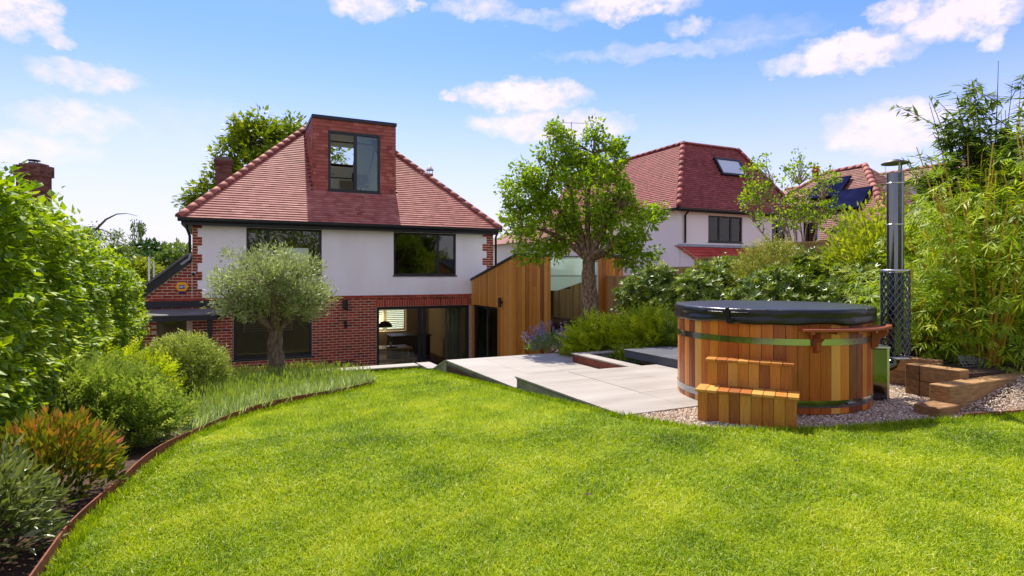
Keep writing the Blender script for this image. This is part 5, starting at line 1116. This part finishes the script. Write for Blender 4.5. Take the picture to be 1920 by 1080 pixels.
# cedar steps
d1 = unit(np.array([[2.31-1.616, 4.74-5.09, 0]]))[0]; d2 = np.array((-d1[1], d1[0], 0)); O = np.array((1.616, 5.09, -1.268)); stp = thing('tub_steps', 'two-tread cedar steps standing in front of the hot tub', 'steps', tuple(O), 0.)
def step_box(o, w_, dp, h, nb_, tread, over):
    for k in range(nb_):
        p = MB(); p.obox(o+d1*(w_*(k+.5)/nb_)+np.array((0, 0, h/2)), d1*(w_/nb_-.003), d2*.02, (0, 0, h-.002), float(np.clip(.45+.28*rng.normal(), 0, 1))); part('riser_board', p, 'cedar_step', stp, .0015)
    for s1 in (0, 1):
        p = MB(); p.obox(o+d1*(w_*s1+(.012 if s1 == 0 else -.012))+d2*(dp/2+.012)+np.array((0, 0, h/2)), d1*.02, d2*dp, (0, 0, h-.002), .3); part('side_panel', p, 'cedar_step', stp)
    for k in range(nb_):
        w2 = w_+2*over; p = MB(); p.obox(o-d1*over+d1*(w2*(k+.5)/nb_)+d2*(dp/2-.012)+np.array((0, 0, h+.010)), d1*(w2/nb_-.005), d2*(dp+.03), (0, 0, .022), float(np.clip(.62+.2*rng.normal(), 0, 1))); part('tread_board', p, 'cedar_step', stp, .0015)
step_box(O, .777, .25, .255, 9, .25, .02)
step_box(O+d1*.045+d2*.27, .69, .14, .485, 8, .22, .02)

# ------------------------------------------------------------------ sleepers and raised bed on the right
rb = thing('raised_bed', 'raised bed edged with stepped brown timber sleepers under the bamboo', 'raised bed', (6.6, 3.3, -1.3))
def sl_(a, b, tint=.5): p = MB(); p.box(a, b, tint); part('sleeper', p, 'sleeper', rb, .006)
sl_((5.94, 3.10, -1.27), (8.9, 3.28, -1.028), .55); sl_((5.62, 3.02, -1.27), (5.935, 3.24, -1.18), .35)
sl_((6.46, 3.285, -1.27), (6.62, 3.66, -1.105), .3); sl_((6.46, 3.285, -1.103), (6.62, 3.66, -.945), .55); sl_((6.45, 3.665, -1.27), (6.63, 3.80, -.945), .2)
sl_((6.86, 3.72, -1.27), (7.0, 5.1, -1.10), .35); sl_((6.86, 3.72, -1.098), (7.0, 5.1, -.93), .6); sl_((6.63, 3.66, -1.27), (6.86, 3.715, -.95), .4)
t = MB(); t.prism([(6.625, 3.285), (9.6, 3.285), (9.6, 5.3), (7.005, 5.3), (7.005, 3.715), (6.625, 3.655)], -1.3, lambda u, v: -1.03+.05*math.sin(u*3)); part('soil', t, 'soil', rb)
# fence along the right boundary: posts, rails and feather-edge boards
fn = thing('timber_fence', 'pale timber fence with square posts half hidden by shrubs', 'fence', (9.72, 9., -1.46))
vv = 3.0; k = 0
while vv < 16.0:
    top = .26+.215*(14.1-(vv*CT+9.69*ST))/1.65; top = min(top, 1.2)
    p = MB(); p.box((9.64, vv-.05, -1.5), (9.74, vv+.05, top+.02)); part('post', p, 'fence_wood', fn, .004)
    tp = top-.16
    p = MB(); p.box((9.66, vv+.052, tp-.03), (9.72, vv+1.776, tp+.01)); part('cap_rail', p, 'fence_wood', fn)
    q = vv+.055
    while q < vv+1.74:
        p = MB(); p.box((9.675, q, -1.4), (9.695, q+.138, tp-.032), float(np.clip(.5+.22*rng.normal(), 0, 1))); part('fence_board', p, 'fence_wood', fn); q += .142
    vv += 1.83; k += 1

# ------------------------------------------------------------------ hedge on the left
def hedge():
    h = thing('beech_hedge', 'tall bright green leafy hedge along the left boundary', 'hedge', (-1.6, 6.5, -1.6)); 
    v0, v1 = 1.6, 10.7
    def ztop(v): return .62-.104*(v-4.5)
    def zbot(v): return gz_arr(v)+.0
    n = 88000; v = v0+(v1-v0)*rng.random(n)**1.25; ks = rng.random(n)
    zt_, zb_ = ztop(v), zbot(v); hgt = zt_-zb_
    face = ks < .74; top = (ks >= .74) & (ks < .93); end = ks >= .93
    q = np.stack([v, rng.random(n)*2, rng.random(n)], 1)
    z = zb_+hgt*rng.random(n); z[top] = zt_[top]
    u = np.full(n, -1.24); u[top] = -1.24-.85*rng.random(top.sum()); 
    v[end] = v1; u[end] = -1.24-.85*rng.random(end.sum()); zt_, zb_ = ztop(v), zbot(v); z[end] = zb_[end]+(zt_-zb_)[end]*rng.random(end.sum())
    nrm = np.zeros((n, 3)); nrm[face] = (1, 0, 0); nrm[top] = (0, 0, 1); nrm[end] = (0, 1, 0)
    P = np.stack([u, v, z], 1); b_ = .085*lump(P, 1.6)+.08*lump(P, 3.7, 1.)+.09*lump(P, 9., 2.)+.05*lump(P, 17., 3.)
    dep = rng.random(n)**1.5*.42; P = P+nrm*(b_-dep)[:, None]
    # rounded shoulder and leaves that taper at the bottom
    sh_ = np.clip((z-(zt_-.25))/.25, 0, 1)*face; P[:, 0] -= .10*sh_**2
    P[top, 2] += .05*rng.normal(size=top.sum())*np.exp(rng.normal(size=top.sum())*.5)
    D = unit(.75*nrm+.75*rdir(n)+np.array((0, -.15, -.22))); Nn = unit(np.array((0.15, 0, .9))+.35*nrm+.42*rdir(n))
    L = .062*rng.uniform(.5, 1.4, n); ti = .48+.20*lump(P, 2.3, 3.)+.17*rng.normal(size=n)
    key = np.hypot(P[:, 0]*CT-P[:, 1]*ST+0, (P[:, 0]*ST+P[:, 1]*CT)); y = P[:, 0]*ST+P[:, 1]*CT; x = P[:, 0]*CT-P[:, 1]*ST
    vis = (y > 1.6) & (np.abs(x) < y*.9) & (dep < .05) & (z > -.9); order = np.argsort(np.where(vis, key, 1e6)); pick = order[:300]; rest = order[300:]
    foliage('foliage', h, scatter(LEAF, P[rest], D[rest], Nn[rest], L[rest], L[rest]*.66, ti[rest]), 'leaf_hedge', 'stuff')
    vr = {}
    for i in pick:
        qn = int(np.clip(ti[i], 0, .999)*8)
        if qn not in vr: m_ = fast_mesh('leaf', LEAF[0]*np.array((.66, 1, .66)), LEAF[1], np.full(4, (qn+.5)/8)); m_.materials.append(MATS['leaf_hedge']); vr[qn] = m_
        o = bpy.data.objects.new('leaf', vr[qn]); col.objects.link(o); o.parent = h; d_ = D[i]; x_ = unit(np.cross(d_, Nn[i])[None])[0]; z_ = np.cross(x_, d_); M = Matrix.Identity(4)
        for r in range(3): M[r][0] = x_[r]*L[i]; M[r][1] = d_[r]*L[i]; M[r][2] = z_[r]*L[i]; M[r][3] = P[i][r]-BASE[h][r]
        o.matrix_basis = M
    s = MB()
    for vv in np.arange(v0, v1, .22):
        b0 = np.array((-1.68+rng.normal()*.06, vv, gz(vv)-.05)); s.tube([b0, b0+(0.02, .05, .9), b0+(.05*rng.normal(), .1*rng.normal(), ztop(vv)-gz(vv)-.1)], [.03, .022, .008], 6)
        for _ in range(9):
            z0_ = rng.uniform(.15, .85)*(ztop(vv)-gz(vv)); e = b0+(.3*rng.random()+.12, .25*rng.normal(), z0_+.15); s.tube([b0+(0, 0, z0_), e], [.009, .004], 4, cap=False)
    part('stems', s, 'bark', h)
hedge()

# ------------------------------------------------------------------ shrubs of the left bed
FROND = compound(LEAF2, [((0, .12*k, 0), ((1 if k % 2 else -1)*.75, .85, .1), (0, 0, 1), .34*(1-.06*k), .10) for k in range(8)]+[((0, 0, 0), (0, 1, 0), (0, 0, 1), 1.0, .05)])
WHORL = compound(LEAF, [((0, .1, 0), (math.cos(a), .55, math.sin(a)), (0, 1, 0), .85, .26) for a in np.arange(7)*.898]+[((0, .1, 0), (.3, 1, .2), (1, 0, 0), .6, .2)])
SPRIG = compound(LEAF2, [((0, .11*k, 0), (math.cos(k*2.4)*.8, .75, math.sin(k*2.4)*.8), (math.sin(k), .4, math.cos(k)), .30, .085) for k in range(9)])
FAN = compound(LEAF2, [((0, .12*k, 0), (s*.75, .75-.1*k, -.25), (0, .2, 1), .62, .085) for k, s in ((0, 1), (1, -1), (2, 1), (3, -1))]+[((0, .4, 0), (0, 1, -.3), (0, 0, 1), .62, .08)])
def shrub(name, label, c, r, n, tpl, L, ratio, m, z0, cat='shrub', group=None, nstem=26, srad=.008, bark='bark', extra=None, **kw):
    o = thing(name, label, cat, (c[0], c[1], z0), 0., group); s = MB(); stems(s, c, r, nstem, srad, z0=z0-.03); part('stems', s, bark, o)
    L_ = [mound(c, r, n, tpl, L, ratio, **kw)]
    if extra: L_ += extra
    foliage('foliage', o, L_, m); return o
shrub('juniper', 'large feathery green conifer shrub in front of the hedge', (-3.42, 4.72, -1.24), (.60, .48, .43), 4200, FROND, .17, 1.0, 'leaf_juniper_soft', -1.36, up=.35, bumps=.28, spread=.5, shell=.5, nstem=30, low=-.2)
shrub('juniper', 'lower feathery conifer behind the large one, beside the rounded shrub', (-4.05, 6.0, -1.30), (.50, .45, .42), 2300, FROND, .17, 1.0, 'leaf_juniper', -1.42, up=.5, bumps=.3, shell=.5)
shrub('rounded_shrub', 'rounded fine-leaved grey green bush beside the lavender', (-3.86, 6.85, -1.22), (.44, .42, .42), 4200, SPRIG, .13, 1.0, 'leaf_rosemary', -1.48, up=1.1, bumps=.12, shell=.45, spread=.35, nstem=50, srad=.005)
def near_shrub(name, label, c, r, n, L, ratio, m, z0, npick, tint_top, **kw):
    o = thing(name, label, 'shrub', (c[0], c[1], z0), 0.); s = MB(); stems(s, c, r, 40, .006, z0=z0-.03); part('stems', s, 'bark', o)
    V, F, T = mound(c, r, n, LEAF, L, ratio, **kw); k = len(V)//5; B = V.reshape(k, 5, 3); ct = B.mean(1)
    hgt = (ct[:, 2]-c[2])/r[2]; ti = np.clip(T.reshape(k, 4)[:, 0]+tint_top*np.clip(hgt-.15, -1, 1), 0, 1)
    dist = np.linalg.norm(ct, axis=1)-.35*np.clip(((ct-np.array(c))/np.array(r)).dot(unit(np.array([[-c[0], -c[1], .7]]))[0]), 0, 1); order = np.argsort(dist)
    for i in order[:npick]:
        me = fast_mesh('leaf', B[i]-B[i][0], LEAF[1], np.full(4, ti[i])); me.materials.append(MATS[m]); q = bpy.data.objects.new('leaf', me); col.objects.link(q); q.parent = o; q.location = tuple(B[i][0]-np.array(BASE[o]))
    r_ = order[npick:]; foliage('foliage', o, (B[r_].reshape(-1, 3), (LEAF[1][None]+5*np.arange(len(r_))[:, None, None]).reshape(-1, 3), np.repeat(ti[r_], 4)), m, 'stuff')
near_shrub('leucothoe', 'low shrub with red and orange young leaves at the bed edge', (-2.66, 3.36, -1.18), (.34, .32, .36), 3000, .062, .34, 'leaf_leucothoe', -1.28, 150, .32, up=.55, bumps=.12, shell=.5, tint0=.20, tsd=.22)
near_shrub('sarcococca', 'dark green pointed-leaved shrub in the bottom left corner', (-2.42, 2.66, -1.20), (.27, .27, .38), 2000, .075, .28, 'leaf_dark', -1.28, 150, .12, up=.15, bumps=.14, shell=.55, tint0=.42, tsd=.2)
near_shrub('low_shrub', 'small reddish-tipped shrub between the hedge and the corner shrub', (-3.05, 3.05, -1.2), (.38, .34, .30), 2200, .065, .32, 'leaf_leucothoe', -1.28, 60, .2, up=.5, bumps=.15, shell=.5, tint0=.25, tsd=.15)
# lavender: one mass of silvery leaves and green stalks
def lavender():
    n = 60000; u = rng.uniform(-1.3, 1.85, n); v = rng.uniform(5.2, 10.05, n); poly = np.array([tuple(p) for p in EDG[34:]]+[(1.80, 8.6), (1.2, 10.05), (-1.2, 10.05), (-.85, 8.5), (-.30, 7.0), (-.38, 5.6)])
    k = inside(np.stack([u, v], 1), poly); u, v = u[k], v[k]
    cu = np.round(u/.34)*.34+.06*np.sin(v*9); cv_ = np.round(v/.34)*.34; rr = np.hypot(u-cu, v-cv_); n = len(u)
    X = u*CT-v*ST; Y = u*ST+v*CT; zb = gz_arr(v)-.02
    d = np.stack([(u-cu)*CT-(v-cv_)*ST, (u-cu)*ST+(v-cv_)*CT, np.full(n, .22)], 1); d = unit(unit(d)+.35*rng.normal(size=(n, 3))); d[:, 2] = np.abs(d[:, 2])+.25
    P = np.stack([X, Y, zb+.07*rng.random(n)], 1); L = .155*rng.uniform(.5, 1.25, n)
    o = thing('lavender', 'bank of silvery green lavender along the curved lawn edge', 'lavender', (-3.2, 7.6, -1.6), 0.); o['kind'] = 'stuff'
    fo = foliage('foliage', o, scatter(LEAF2, P, unit(d), rdir(n), L, 0.0095*rng.uniform(.7, 1.3, n), .5+.3*rng.normal(size=n)), 'leaf_lavender', 'stuff')
    k = rng.random(n) < .10; m = k.sum(); d2_ = unit(np.array((0, 0, 1.))+.16*rng.normal(size=(m, 3))); L2 = rng.uniform(.15, .28, m)
    st_ = scatter(LEAF2, P[k], d2_, rdir(m), L2, np.full(m, .006), .4+.2*rng.normal(size=m)); tips = scatter(LEAF, P[k]+d2_*(L2*.86)[:, None], d2_, rdir(m), np.full(m, .07), np.full(m, .014), .65+.2*rng.normal(size=m))
    foliage('flower_stalks', o, [st_, tips], 'leaf_lavstalk', 'stuff')
lavender()

# ------------------------------------------------------------------ trees
OB = np.array((-3.60, 8.92, -1.66)); of = np.array((-3.62, 8.95, -.86))
tree('olive_tree', 'clipped olive tree with round silvery crown in the lavender bed', OB, of, [((-3.75, 8.95, -.06), (.78, .75, .50)), ((-4.0, 8.9, -.32), (.55, .55, .32)), ((-3.40, 8.95, -.20), (.62, .6, .42)), ((-3.15, 8.9, -.40), (.36, .4, .24))],
     'leaf_olive', 'bark_olive', 300, 62, .15, .078, .016, .14, tpl=LEAF2, limbs=7, upn=.3, trunk_pts=[OB-(0, 0, .1), OB+(.02, 0, .25), OB+(-.02, .02, .5), of], limb_r=.55, ntw=200, flat=1.0)
PB = np.array((1.66, 11.5, -1.46)); pf = np.array((1.50, 11.5, .28))
tree('pear_tree', 'pear tree with gnarled trunk and loose leafy crown behind the terrace', PB, pf, [((1.35, 11.5, 1.55), (1.05, 1.0, .85)), ((.55, 11.4, .95), (.78, .8, .58)), ((2.2, 11.5, .95), (.68, .8, .58)), ((.95, 11.6, 2.3), (.45, .5, .58)), ((1.8, 11.5, 2.2), (.50, .5, .5)), ((1.4, 11.5, 2.45), (.35, .4, .4)), ((.25, 11.4, 1.6), (.5, .5, .45)), ((.5, 11.3, .45), (.55, .5, .24)), ((2.35, 11.5, .35), (.35, .4, .22)), ((.05, 11.4, 1.2), (.22, .3, .2)), ((.9, 11.5, 2.82), (.16, .2, .25)), ((1.65, 11.5, 2.78), (.14, .2, .24)), ((2.05, 11.5, 2.55), (.16, .2, .25)), ((2.72, 11.5, 1.2), (.2, .3, .2)), ((.3, 11.5, 2.15), (.2, .2, .2)), ((2.8, 11.5, .45), (.16, .2, .12))],
     'leaf_pear', 'bark_pear', 450, 42, .185, .086, .055, .178, droop=.25, limbs=9, trunk_pts=[PB-(0, 0, .1), PB+(-.06, 0, .6), PB+(-.14, .0, 1.2), pf], limb_r=.5, ntw=260, tintsd=.3)
AB = np.array((6.5, 13.1, -1.46)); af = np.array((6.5, 13.1, -.55))
tree('multistem_tree', 'slender multi-stemmed small tree beyond the fence in front of the white house', AB, af, [((5.55, 13.1, 2.2), (.32, .4, .75)), ((6.35, 13.1, 2.15), (.42, .4, .72)), ((6.9, 13.1, 1.8), (.45, .4, .62)), ((6.1, 13.2, 1.35), (.6, .5, .4)), ((7.15, 13.1, 1.2), (.45, .4, .42)), ((5.35, 13.1, 1.75), (.25, .3, .3))],
     'leaf_pear', 'twig_pale', 150, 19, .15, .08, .052, .06, limbs=16, limb_r=.5, ntw=150, tintsd=.3, twig=.004)
CB = np.array((-12.4, 30.5, -3.25)); tree('chestnut_tree', 'big leafy chestnut tree rising behind the roof of the house', CB, (-12.4, 30.5, 1.5), [((-12.6, 30.5, 5.2), (2.7, 2.6, 2.5)), ((-15.0, 30.3, 3.9), (1.6, 1.6, 1.3)), ((-10.8, 30.5, 6.6), (2.0, 1.8, 1.5)), ((-13.2, 30.4, 7.1), (1.4, 1.5, 1.2)), ((-16.2, 30.4, 3.6), (.6, .8, .6))],
     'leaf_chestnut', 'bark', 400, 46, .60, .30, .15, .35, droop=.4, limbs=9, upn=.9, flat=.55, ntw=150, tintsd=.3, twig=.01)
# trees beyond the left hedge
tree('birch_tree', 'thin tree with one bare arching branch beyond the hedge', (-19.9, 27.6, -3.25), (-19.9, 27.6, .2), [((-19.4, 27.6, 1.4), (1.1, 1.0, .95)), ((-20.3, 27.6, 1.2), (.7, .7, .6)), ((-18.6, 27.6, .9), (.7, .6, .7))], 'leaf_far', 'bark', 130, 42, .30, .13, .06, .16, droop=.8, ntw=40, limbs=5)
bo = thing('bare_branch', 'bare arching branch with a hanging tuft of leaves against the sky', 'branch', (-19.6, 27.5, .8), 0.)
p = MB(); p.tube([(-19.95, 27.5, .9), (-19.9, 27.5, 1.9), (-19.55, 27.5, 2.15), (-19.1, 27.5, 2.6), (-18.6, 27.5, 2.85), (-18.1, 27.5, 2.88)], [.07, .06, .055, .045, .03, .015], 6); p.tube([(-19.95, 27.5, 1.7), (-19.85, 27.5, 2.25), (-19.6, 27.5, 2.3)], [.04, .03, .015], 5); p.tube([(-19.5, 27.5, 2.15), (-18.9, 27.5, 2.0)], [.03, .01], 5); part('limb', p, 'bark', bo)
p = MB(); p.tube([(-18.1, 27.5, 2.88), (-17.6, 27.5, 2.75)], [.015, .01], 4); 
PP = []
for _ in range(14): s0 = np.array((-17.95+.6*rng.random(), 27.5+.2*rng.normal(), 2.6-.2*rng.random())); e0 = s0-(0, 0, rng.uniform(.4, 1.1)); p.tube([s0, e0], [.008, .004], 4); PP.append(s0+(e0-s0)*rng.random((24, 1))+rng.normal(size=(24, 3))*.05)
part('twigs', p, 'bark', bo); PP = np.vstack(PP); n = len(PP); foliage('leaves', bo, scatter(LEAF, PP, unit(rdir(n)*.5-np.array((0, 0, 1.))), rdir(n), np.full(n, .13), np.full(n, .06), .4+.2*rng.normal(size=n)), 'leaf_far')
def bgtree(label, px, py_top, Y, w_, h_, m, base=-3.25, per=55, L=.34, ncl=190, rc=.6):
    x = (px-960)/1096*Y; zt_ = (515-py_top)/1096*Y
    tree('background_tree', label, (x, Y, base), (x, Y, zt_-h_*1.2), [((x, Y, zt_-h_), (w_, w_*.8, h_)), ((x-w_*.5, Y, zt_-h_*1.35), (w_*.7, w_*.6, h_*.8)), ((x+w_*.55, Y, zt_-h_*1.25), (w_*.7, w_*.6, h_*.85))], m, 'bark', ncl, per, rc, L, L*.5, .25, limbs=5, ntw=30, twig=.012, group=None, flat=.6)
bgtree('dark round-topped tree in the distance left of the house', 285, 452, 46, 2.7, 1.9, 'leaf_far_dark', rc=.8, L=.4)
bgtree('second dark tree filling the gap beside the lean-to roof', 322, 470, 42, 2.6, 2.0, 'leaf_far_dark', rc=.8, L=.36)
bgtree('mid green tree rising just over the far end of the hedge', 235, 470, 44, 2.4, 1.6, 'leaf_far', rc=.7, L=.36)
bgtree('pale green tree close to the left house corner', 345, 462, 36, 1.9, 1.7, 'leaf_far', L=.28)
bgtree('golden green tree low between hedge and lean-to roof', 262, 487, 32, 1.5, 1.0, 'leaf_far_gold', L=.22, rc=.4)
bgtree('dark tree right of the house seen under the pear tree', 950, 445, 34, 1.6, 2.0, 'leaf_far', L=.28)
bgtree('hazy tree at the left edge behind the hedge', 195, 478, 40, 2.2, 1.2, 'leaf_far', L=.3)
# trees standing behind the viewpoint, seen in the upstairs window panes
for k, (u, v, w_, h_) in enumerate(((1.5, -12.5, 2.2, 3.2), (5.5, -13.5, 2.4, 3.6), (9.5, -12.8, 2.3, 3.2), (13.5, -13.8, 2.4, 3.4))):
    x, y, _ = W(u, v); tree('garden_tree', ('first', 'second', 'third', 'fourth')[k]+' tree of the row mirrored in the upstairs windows, counted from the left boundary', (x, y, -1.3), (x, y, .2), [((x, y, 2.2), (w_, w_, h_)), ((x, y, .6), (w_*.9, w_*.9, 1.2))], 'leaf_laurel', 'bark', 120, 28, .7, .34, .2, .2, limbs=5, ntw=20, twig=.01, group='trees mirrored in the windows')

# ------------------------------------------------------------------ bed behind the terrace
def conifer(label, c, r, n, m, **kw): return shrub('juniper', label, c, r, n, FROND, .27, 1.0, m, -1.46, up=.12, bumps=.3, shell=.5, spread=.4, **kw)
conifer('spreading golden juniper at the foot of the pear trunk', (1.62, 10.35, -1.30), (.55, .5, .40), 1500, 'leaf_juniper')
conifer('spreading golden juniper behind the dark deck', (2.35, 10.0, -1.28), (.62, .55, .50), 1700, 'leaf_juniper')
conifer('juniper close to the hot tub rim behind the deck', (2.95, 9.7, -1.25), (.50, .5, .45), 1200, 'leaf_juniper_soft')
shrub('low_shrub', 'small bright green leafy shrub at the back edge of the deck', (2.05, 9.45, -1.38), (.42, .28, .24), 1500, LEAF, .07, .5, 'leaf_laurel', -1.46, up=.5, bumps=.2)
shrub('low_shrub', 'tiny yellow green plant at the back corner of the terrace', (1.02, 10.1, -1.40), (.18, .16, .14), 420, LEAF, .06, .5, 'leaf_gold', -1.46, up=.5, nstem=8)
cm0 = (.72, 10.75, -1.36); cat_ = thing('catmint', 'grey green plant with purple flower spikes against the cedar wall', 'plant', (cm0[0], cm0[1], -1.45), 0.)
s = MB(); stems(s, cm0, (.42, .3, .36), 30, .004, z0=-1.46); part('stems', s, 'twig_pale', cat_); foliage('foliage', cat_, mound(cm0, (.42, .30, .26), 2600, LEAF2, .05, .35, up=.7, bumps=.2), 'leaf_catmint')
n = 46; b0 = np.array(cm0)+rdir(n)*np.array((.40, .28, .1)); d_ = unit(np.array((-.25, 0, 1.))+.45*rng.normal(size=(n, 3))); d_[:, 2] = np.abs(d_[:, 2]); fl_ = []
for q in range(9):
    P = b0+d_*(.20+.028*q); fl_.append(scatter(LEAF, np.repeat(P, 3, 0), rdir(3*n), rdir(3*n), np.full(3*n, .034), np.full(3*n, .022), .5+.3*rng.normal(size=3*n)))
fl_.append(scatter(LEAF2, b0, d_, rdir(n), np.full(n, .45), np.full(n, .006), np.full(n, .3))); foliage('flower_spikes', cat_, fl_, 'flower_purple')
# ------------------------------------------------------------------ shrubs along the right boundary
def rhodo(label, c, r, n, m='leaf_rhodo', L=.135, **kw):
    kw.setdefault('bumps', .2); return shrub('evergreen_shrub', label, c, r, n, WHORL, L, .95, m, -1.46, up=.45, shell=.5, spread=.45, srad=.014, **kw)
rhodo('dark evergreen shrub against the cedar extension', (3.25, 13.2, -.74), (.85, .8, .92), 1800); rhodo('glossy evergreen shrub left behind the hot tub', (3.85, 11.2, -.78), (.95, .85, .90), 2100)
rhodo('glossy evergreen shrub right behind the hot tub cover', (4.45, 9.5, -.78), (.95, .8, .84), 2300); rhodo('dense evergreen shrub behind the flue', (5.35, 8.6, -.72), (.9, .75, .86), 1800)
rhodo('evergreen shrub filling the gap in front of the fence, left of the cream-tipped bush', (4.35, 11.6, -.62), (.8, .7, .92), 1600); rhodo('evergreen shrub between the cream-tipped bushes', (5.2, 9.9, -.6), (.75, .6, .95), 1500)
shrub('pieris', 'evergreen bush with pale cream tips above the hot tub', (4.75, 10.6, -.35), (.72, .65, .92), 2200, SPRIG, .15, 1.1, 'leaf_pieris', -1.46, up=.6, bumps=.2, nstem=30)
shrub('pieris', 'smaller bush with pale cream tips beside the fence post', (5.75, 9.7, -.3), (.55, .5, .85), 1500, SPRIG, .15, 1.1, 'leaf_pieris', -1.46, up=.6, bumps=.2, nstem=30)
shrub('golden_shrub', 'tall yellow green shrub left of the flue', (5.75, 9.1, .0), (.80, .7, 1.05), 3600, LEAF, .095, .48, 'leaf_gold', -1.46, up=.5, bumps=.22, nstem=36, shell=.55, srad=.012)
shrub('laurel_shrub', 'tall bright green shrub right of the flue', (6.55, 8.75, .05), (.85, .75, 1.20), 3400, LEAF, .11, .42, 'leaf_laurel', -1.46, up=.5, bumps=.22, nstem=36, shell=.55, srad=.012)
shrub('laurel_shrub', 'leafy green shrub low behind the mesh guard of the flue', (5.9, 7.9, -.6), (.65, .55, .8), 2400, LEAF, .10, .40, 'leaf_laurel', -1.30, up=.5, bumps=.22, nstem=24, shell=.55)
shrub('plum_shrub', 'low dark red shrub at the foot of the bamboo beside the flue', (4.55, 6.95, -1.0), (.30, .25, .30), 800, LEAF, .06, .5, 'leaf_plum', -1.1, nstem=14)
def bamboo(label, c, r, hgt, ncane, nleaf, lean=(0, 0), m='leaf_bamboo', z0=-1.05):
    o = thing('bamboo', label, 'bamboo', (c[0], c[1], z0), 0.); tips = []; 
    for k in range(ncane):
        a = rng.uniform(0, 6.28); rr = math.sqrt(rng.random()); b = np.array((c[0]+.22*r*rr*math.cos(a), c[1]+.22*r*rr*math.sin(a), z0-.03)); h = hgt*rng.uniform(.55, 1.0)
        e = b+np.array((r*.95*rr*math.cos(a)+lean[0]+.1*rng.normal(), r*.95*rr*math.sin(a)+lean[1]+.1*rng.normal(), h)); mid = b+(e-b)*.5+np.array((-(e-b)[0]*.18, -(e-b)[1]*.18, h*.08)); path = bez(b, mid, e, 9)
        p = MB(); p.tube(path, list(np.linspace(.017, .005, 9)*rng.uniform(.7, 1.2)), 6, float(rng.random()), cap=False)
        for q in path[1:-1]: pass
        part('cane', p, 'cane', o); tips.append(path)
    n = nleaf; k = rng.integers(ncane, size=n); t_ = .12+.88*rng.random(n)**.75; PT = np.array(tips)[k, np.clip((t_*8).astype(int), 0, 8)]; off = rng.normal(size=(n, 3))*np.array((.15, .15, .10))*(1+.5*r); P = PT+off
    D = unit(unit(off)*.7+.4*rdir(n)+np.array((0, 0, -.15))); Nn = unit(np.array((0, 0, 1.))+.5*rdir(n)); L = .20*rng.uniform(.6, 1.2, n)
    foliage('leaves', o, scatter(FAN, P, D, Nn, L, L, .5+.12*lump(P, 3.)+.18*rng.normal(size=n)), m); return o
bamboo('bamboo clump with thick golden canes at the right edge', (5.30, 6.55), .62, 2.3, 26, 1700)
bamboo('bright leafy bamboo spilling low beside the mesh guard', (4.78, 7.0), .50, 1.25, 18, 1300, (-.05, -.1))
bamboo('tall bamboo behind the golden canes', (5.75, 7.3), .70, 2.75, 24, 1900)
bamboo('bamboo clump reaching out of the right edge of the picture', (6.15, 6.7), .55, 2.9, 18, 1300)
# tall willowy shrub against the sky
bo_ = thing('willowy_shrub', 'tall shrub with long narrow dark leaves against the sky at top right', 'shrub', (6.6, 8.0, -1.3), 0.); p = MB(); LP_ = []
for k in range(44):
    b = np.array((6.6+.2*rng.normal(), 8.0+.15*rng.normal(), -1.3)); e = np.array((6.15+.5*rng.normal(), 7.75+.3*rng.normal(), rng.uniform(1.2, 2.75))); path = bez(b, b+(e-b)*.5+np.array((.15, 0, .5)), e, 14); p.tube(path, list(np.linspace(.016, .003, 14)), 5, cap=False)
    for s1 in range(7):
        i = 4+s1+rng.integers(3); a_ = path[min(i, 13)]; e2 = a_+np.array((.34*rng.normal(), .25*rng.normal(), .25+.25*rng.random())); pth = bez(a_, (a_+e2)/2+np.array((0, 0, .05)), e2, 5); p.tube(pth, [.006, .005, .004, .003, .002], 4, cap=False); t_ = rng.random((52, 1)); LP_.append(a_+(e2-a_)*t_)
part('stems', p, 'bark', bo_); PP = np.vstack(LP_); n = len(PP); foliage('leaves', bo_, scatter(LEAF, PP, unit(rdir(n)*np.array((1, 1, .3))+np.array((0, 0, -.12))), unit(np.array((0, 0, 1.))+.4*rdir(n)), .17*rng.uniform(.6, 1.2, n), .036*rng.uniform(.7, 1.2, n), .5+.25*rng.normal(size=n)), 'leaf_buddleia')
# bird netting left in the bed
nt_ = MB(); 
for k in range(9):
    nt_.tube([(4.86+.055*k, 6.33+.02*k+.05*math.sin(j*.8), -1.0+.12*math.sin(j*.55+.3)*(1-.05*k)) for j in range(6)], .003, 4); 
for j in range(6): nt_.tube([(4.86+.055*k, 6.33+.02*k+.05*math.sin(j*.8)+.0, -1.0+.12*math.sin(j*.55+.3)*(1-.05*k)) for k in range(9)], .003, 4)
solo('netting', nt_, 'lead', 'scrap of grey garden netting at the foot of the bamboo', 'netting', (5.0, 6.4, -1.03), 0.)

# a few dead leaves on the lawn
for x, y, lb_ in ((-.95, 3.9, 'small brown dead leaf on the left half of the lawn'), (1.9, 3.9, 'small brown dead leaf on the lawn in front of the tub steps'), (.45, 3.3, 'small brown dead leaf near the middle of the lawn')):
    a = rng.uniform(0, 6.28); z = gz(UV(x, y)[1])+.035; V, F, T = scatter(LEAF, np.array([[x, y, z]]), np.array([[math.cos(a), math.sin(a), .1]]), np.array([[.2, .1, 1.]]), np.array([.06]), np.array([.035]), np.array([.5]))
    solo('fallen_leaf', fast_mesh('fallen_leaf', V-np.array((x, y, z)), F, T), 'dry_leaf', lb_, 'leaf', (x, y, z), 0., group='dead leaves on the lawn')
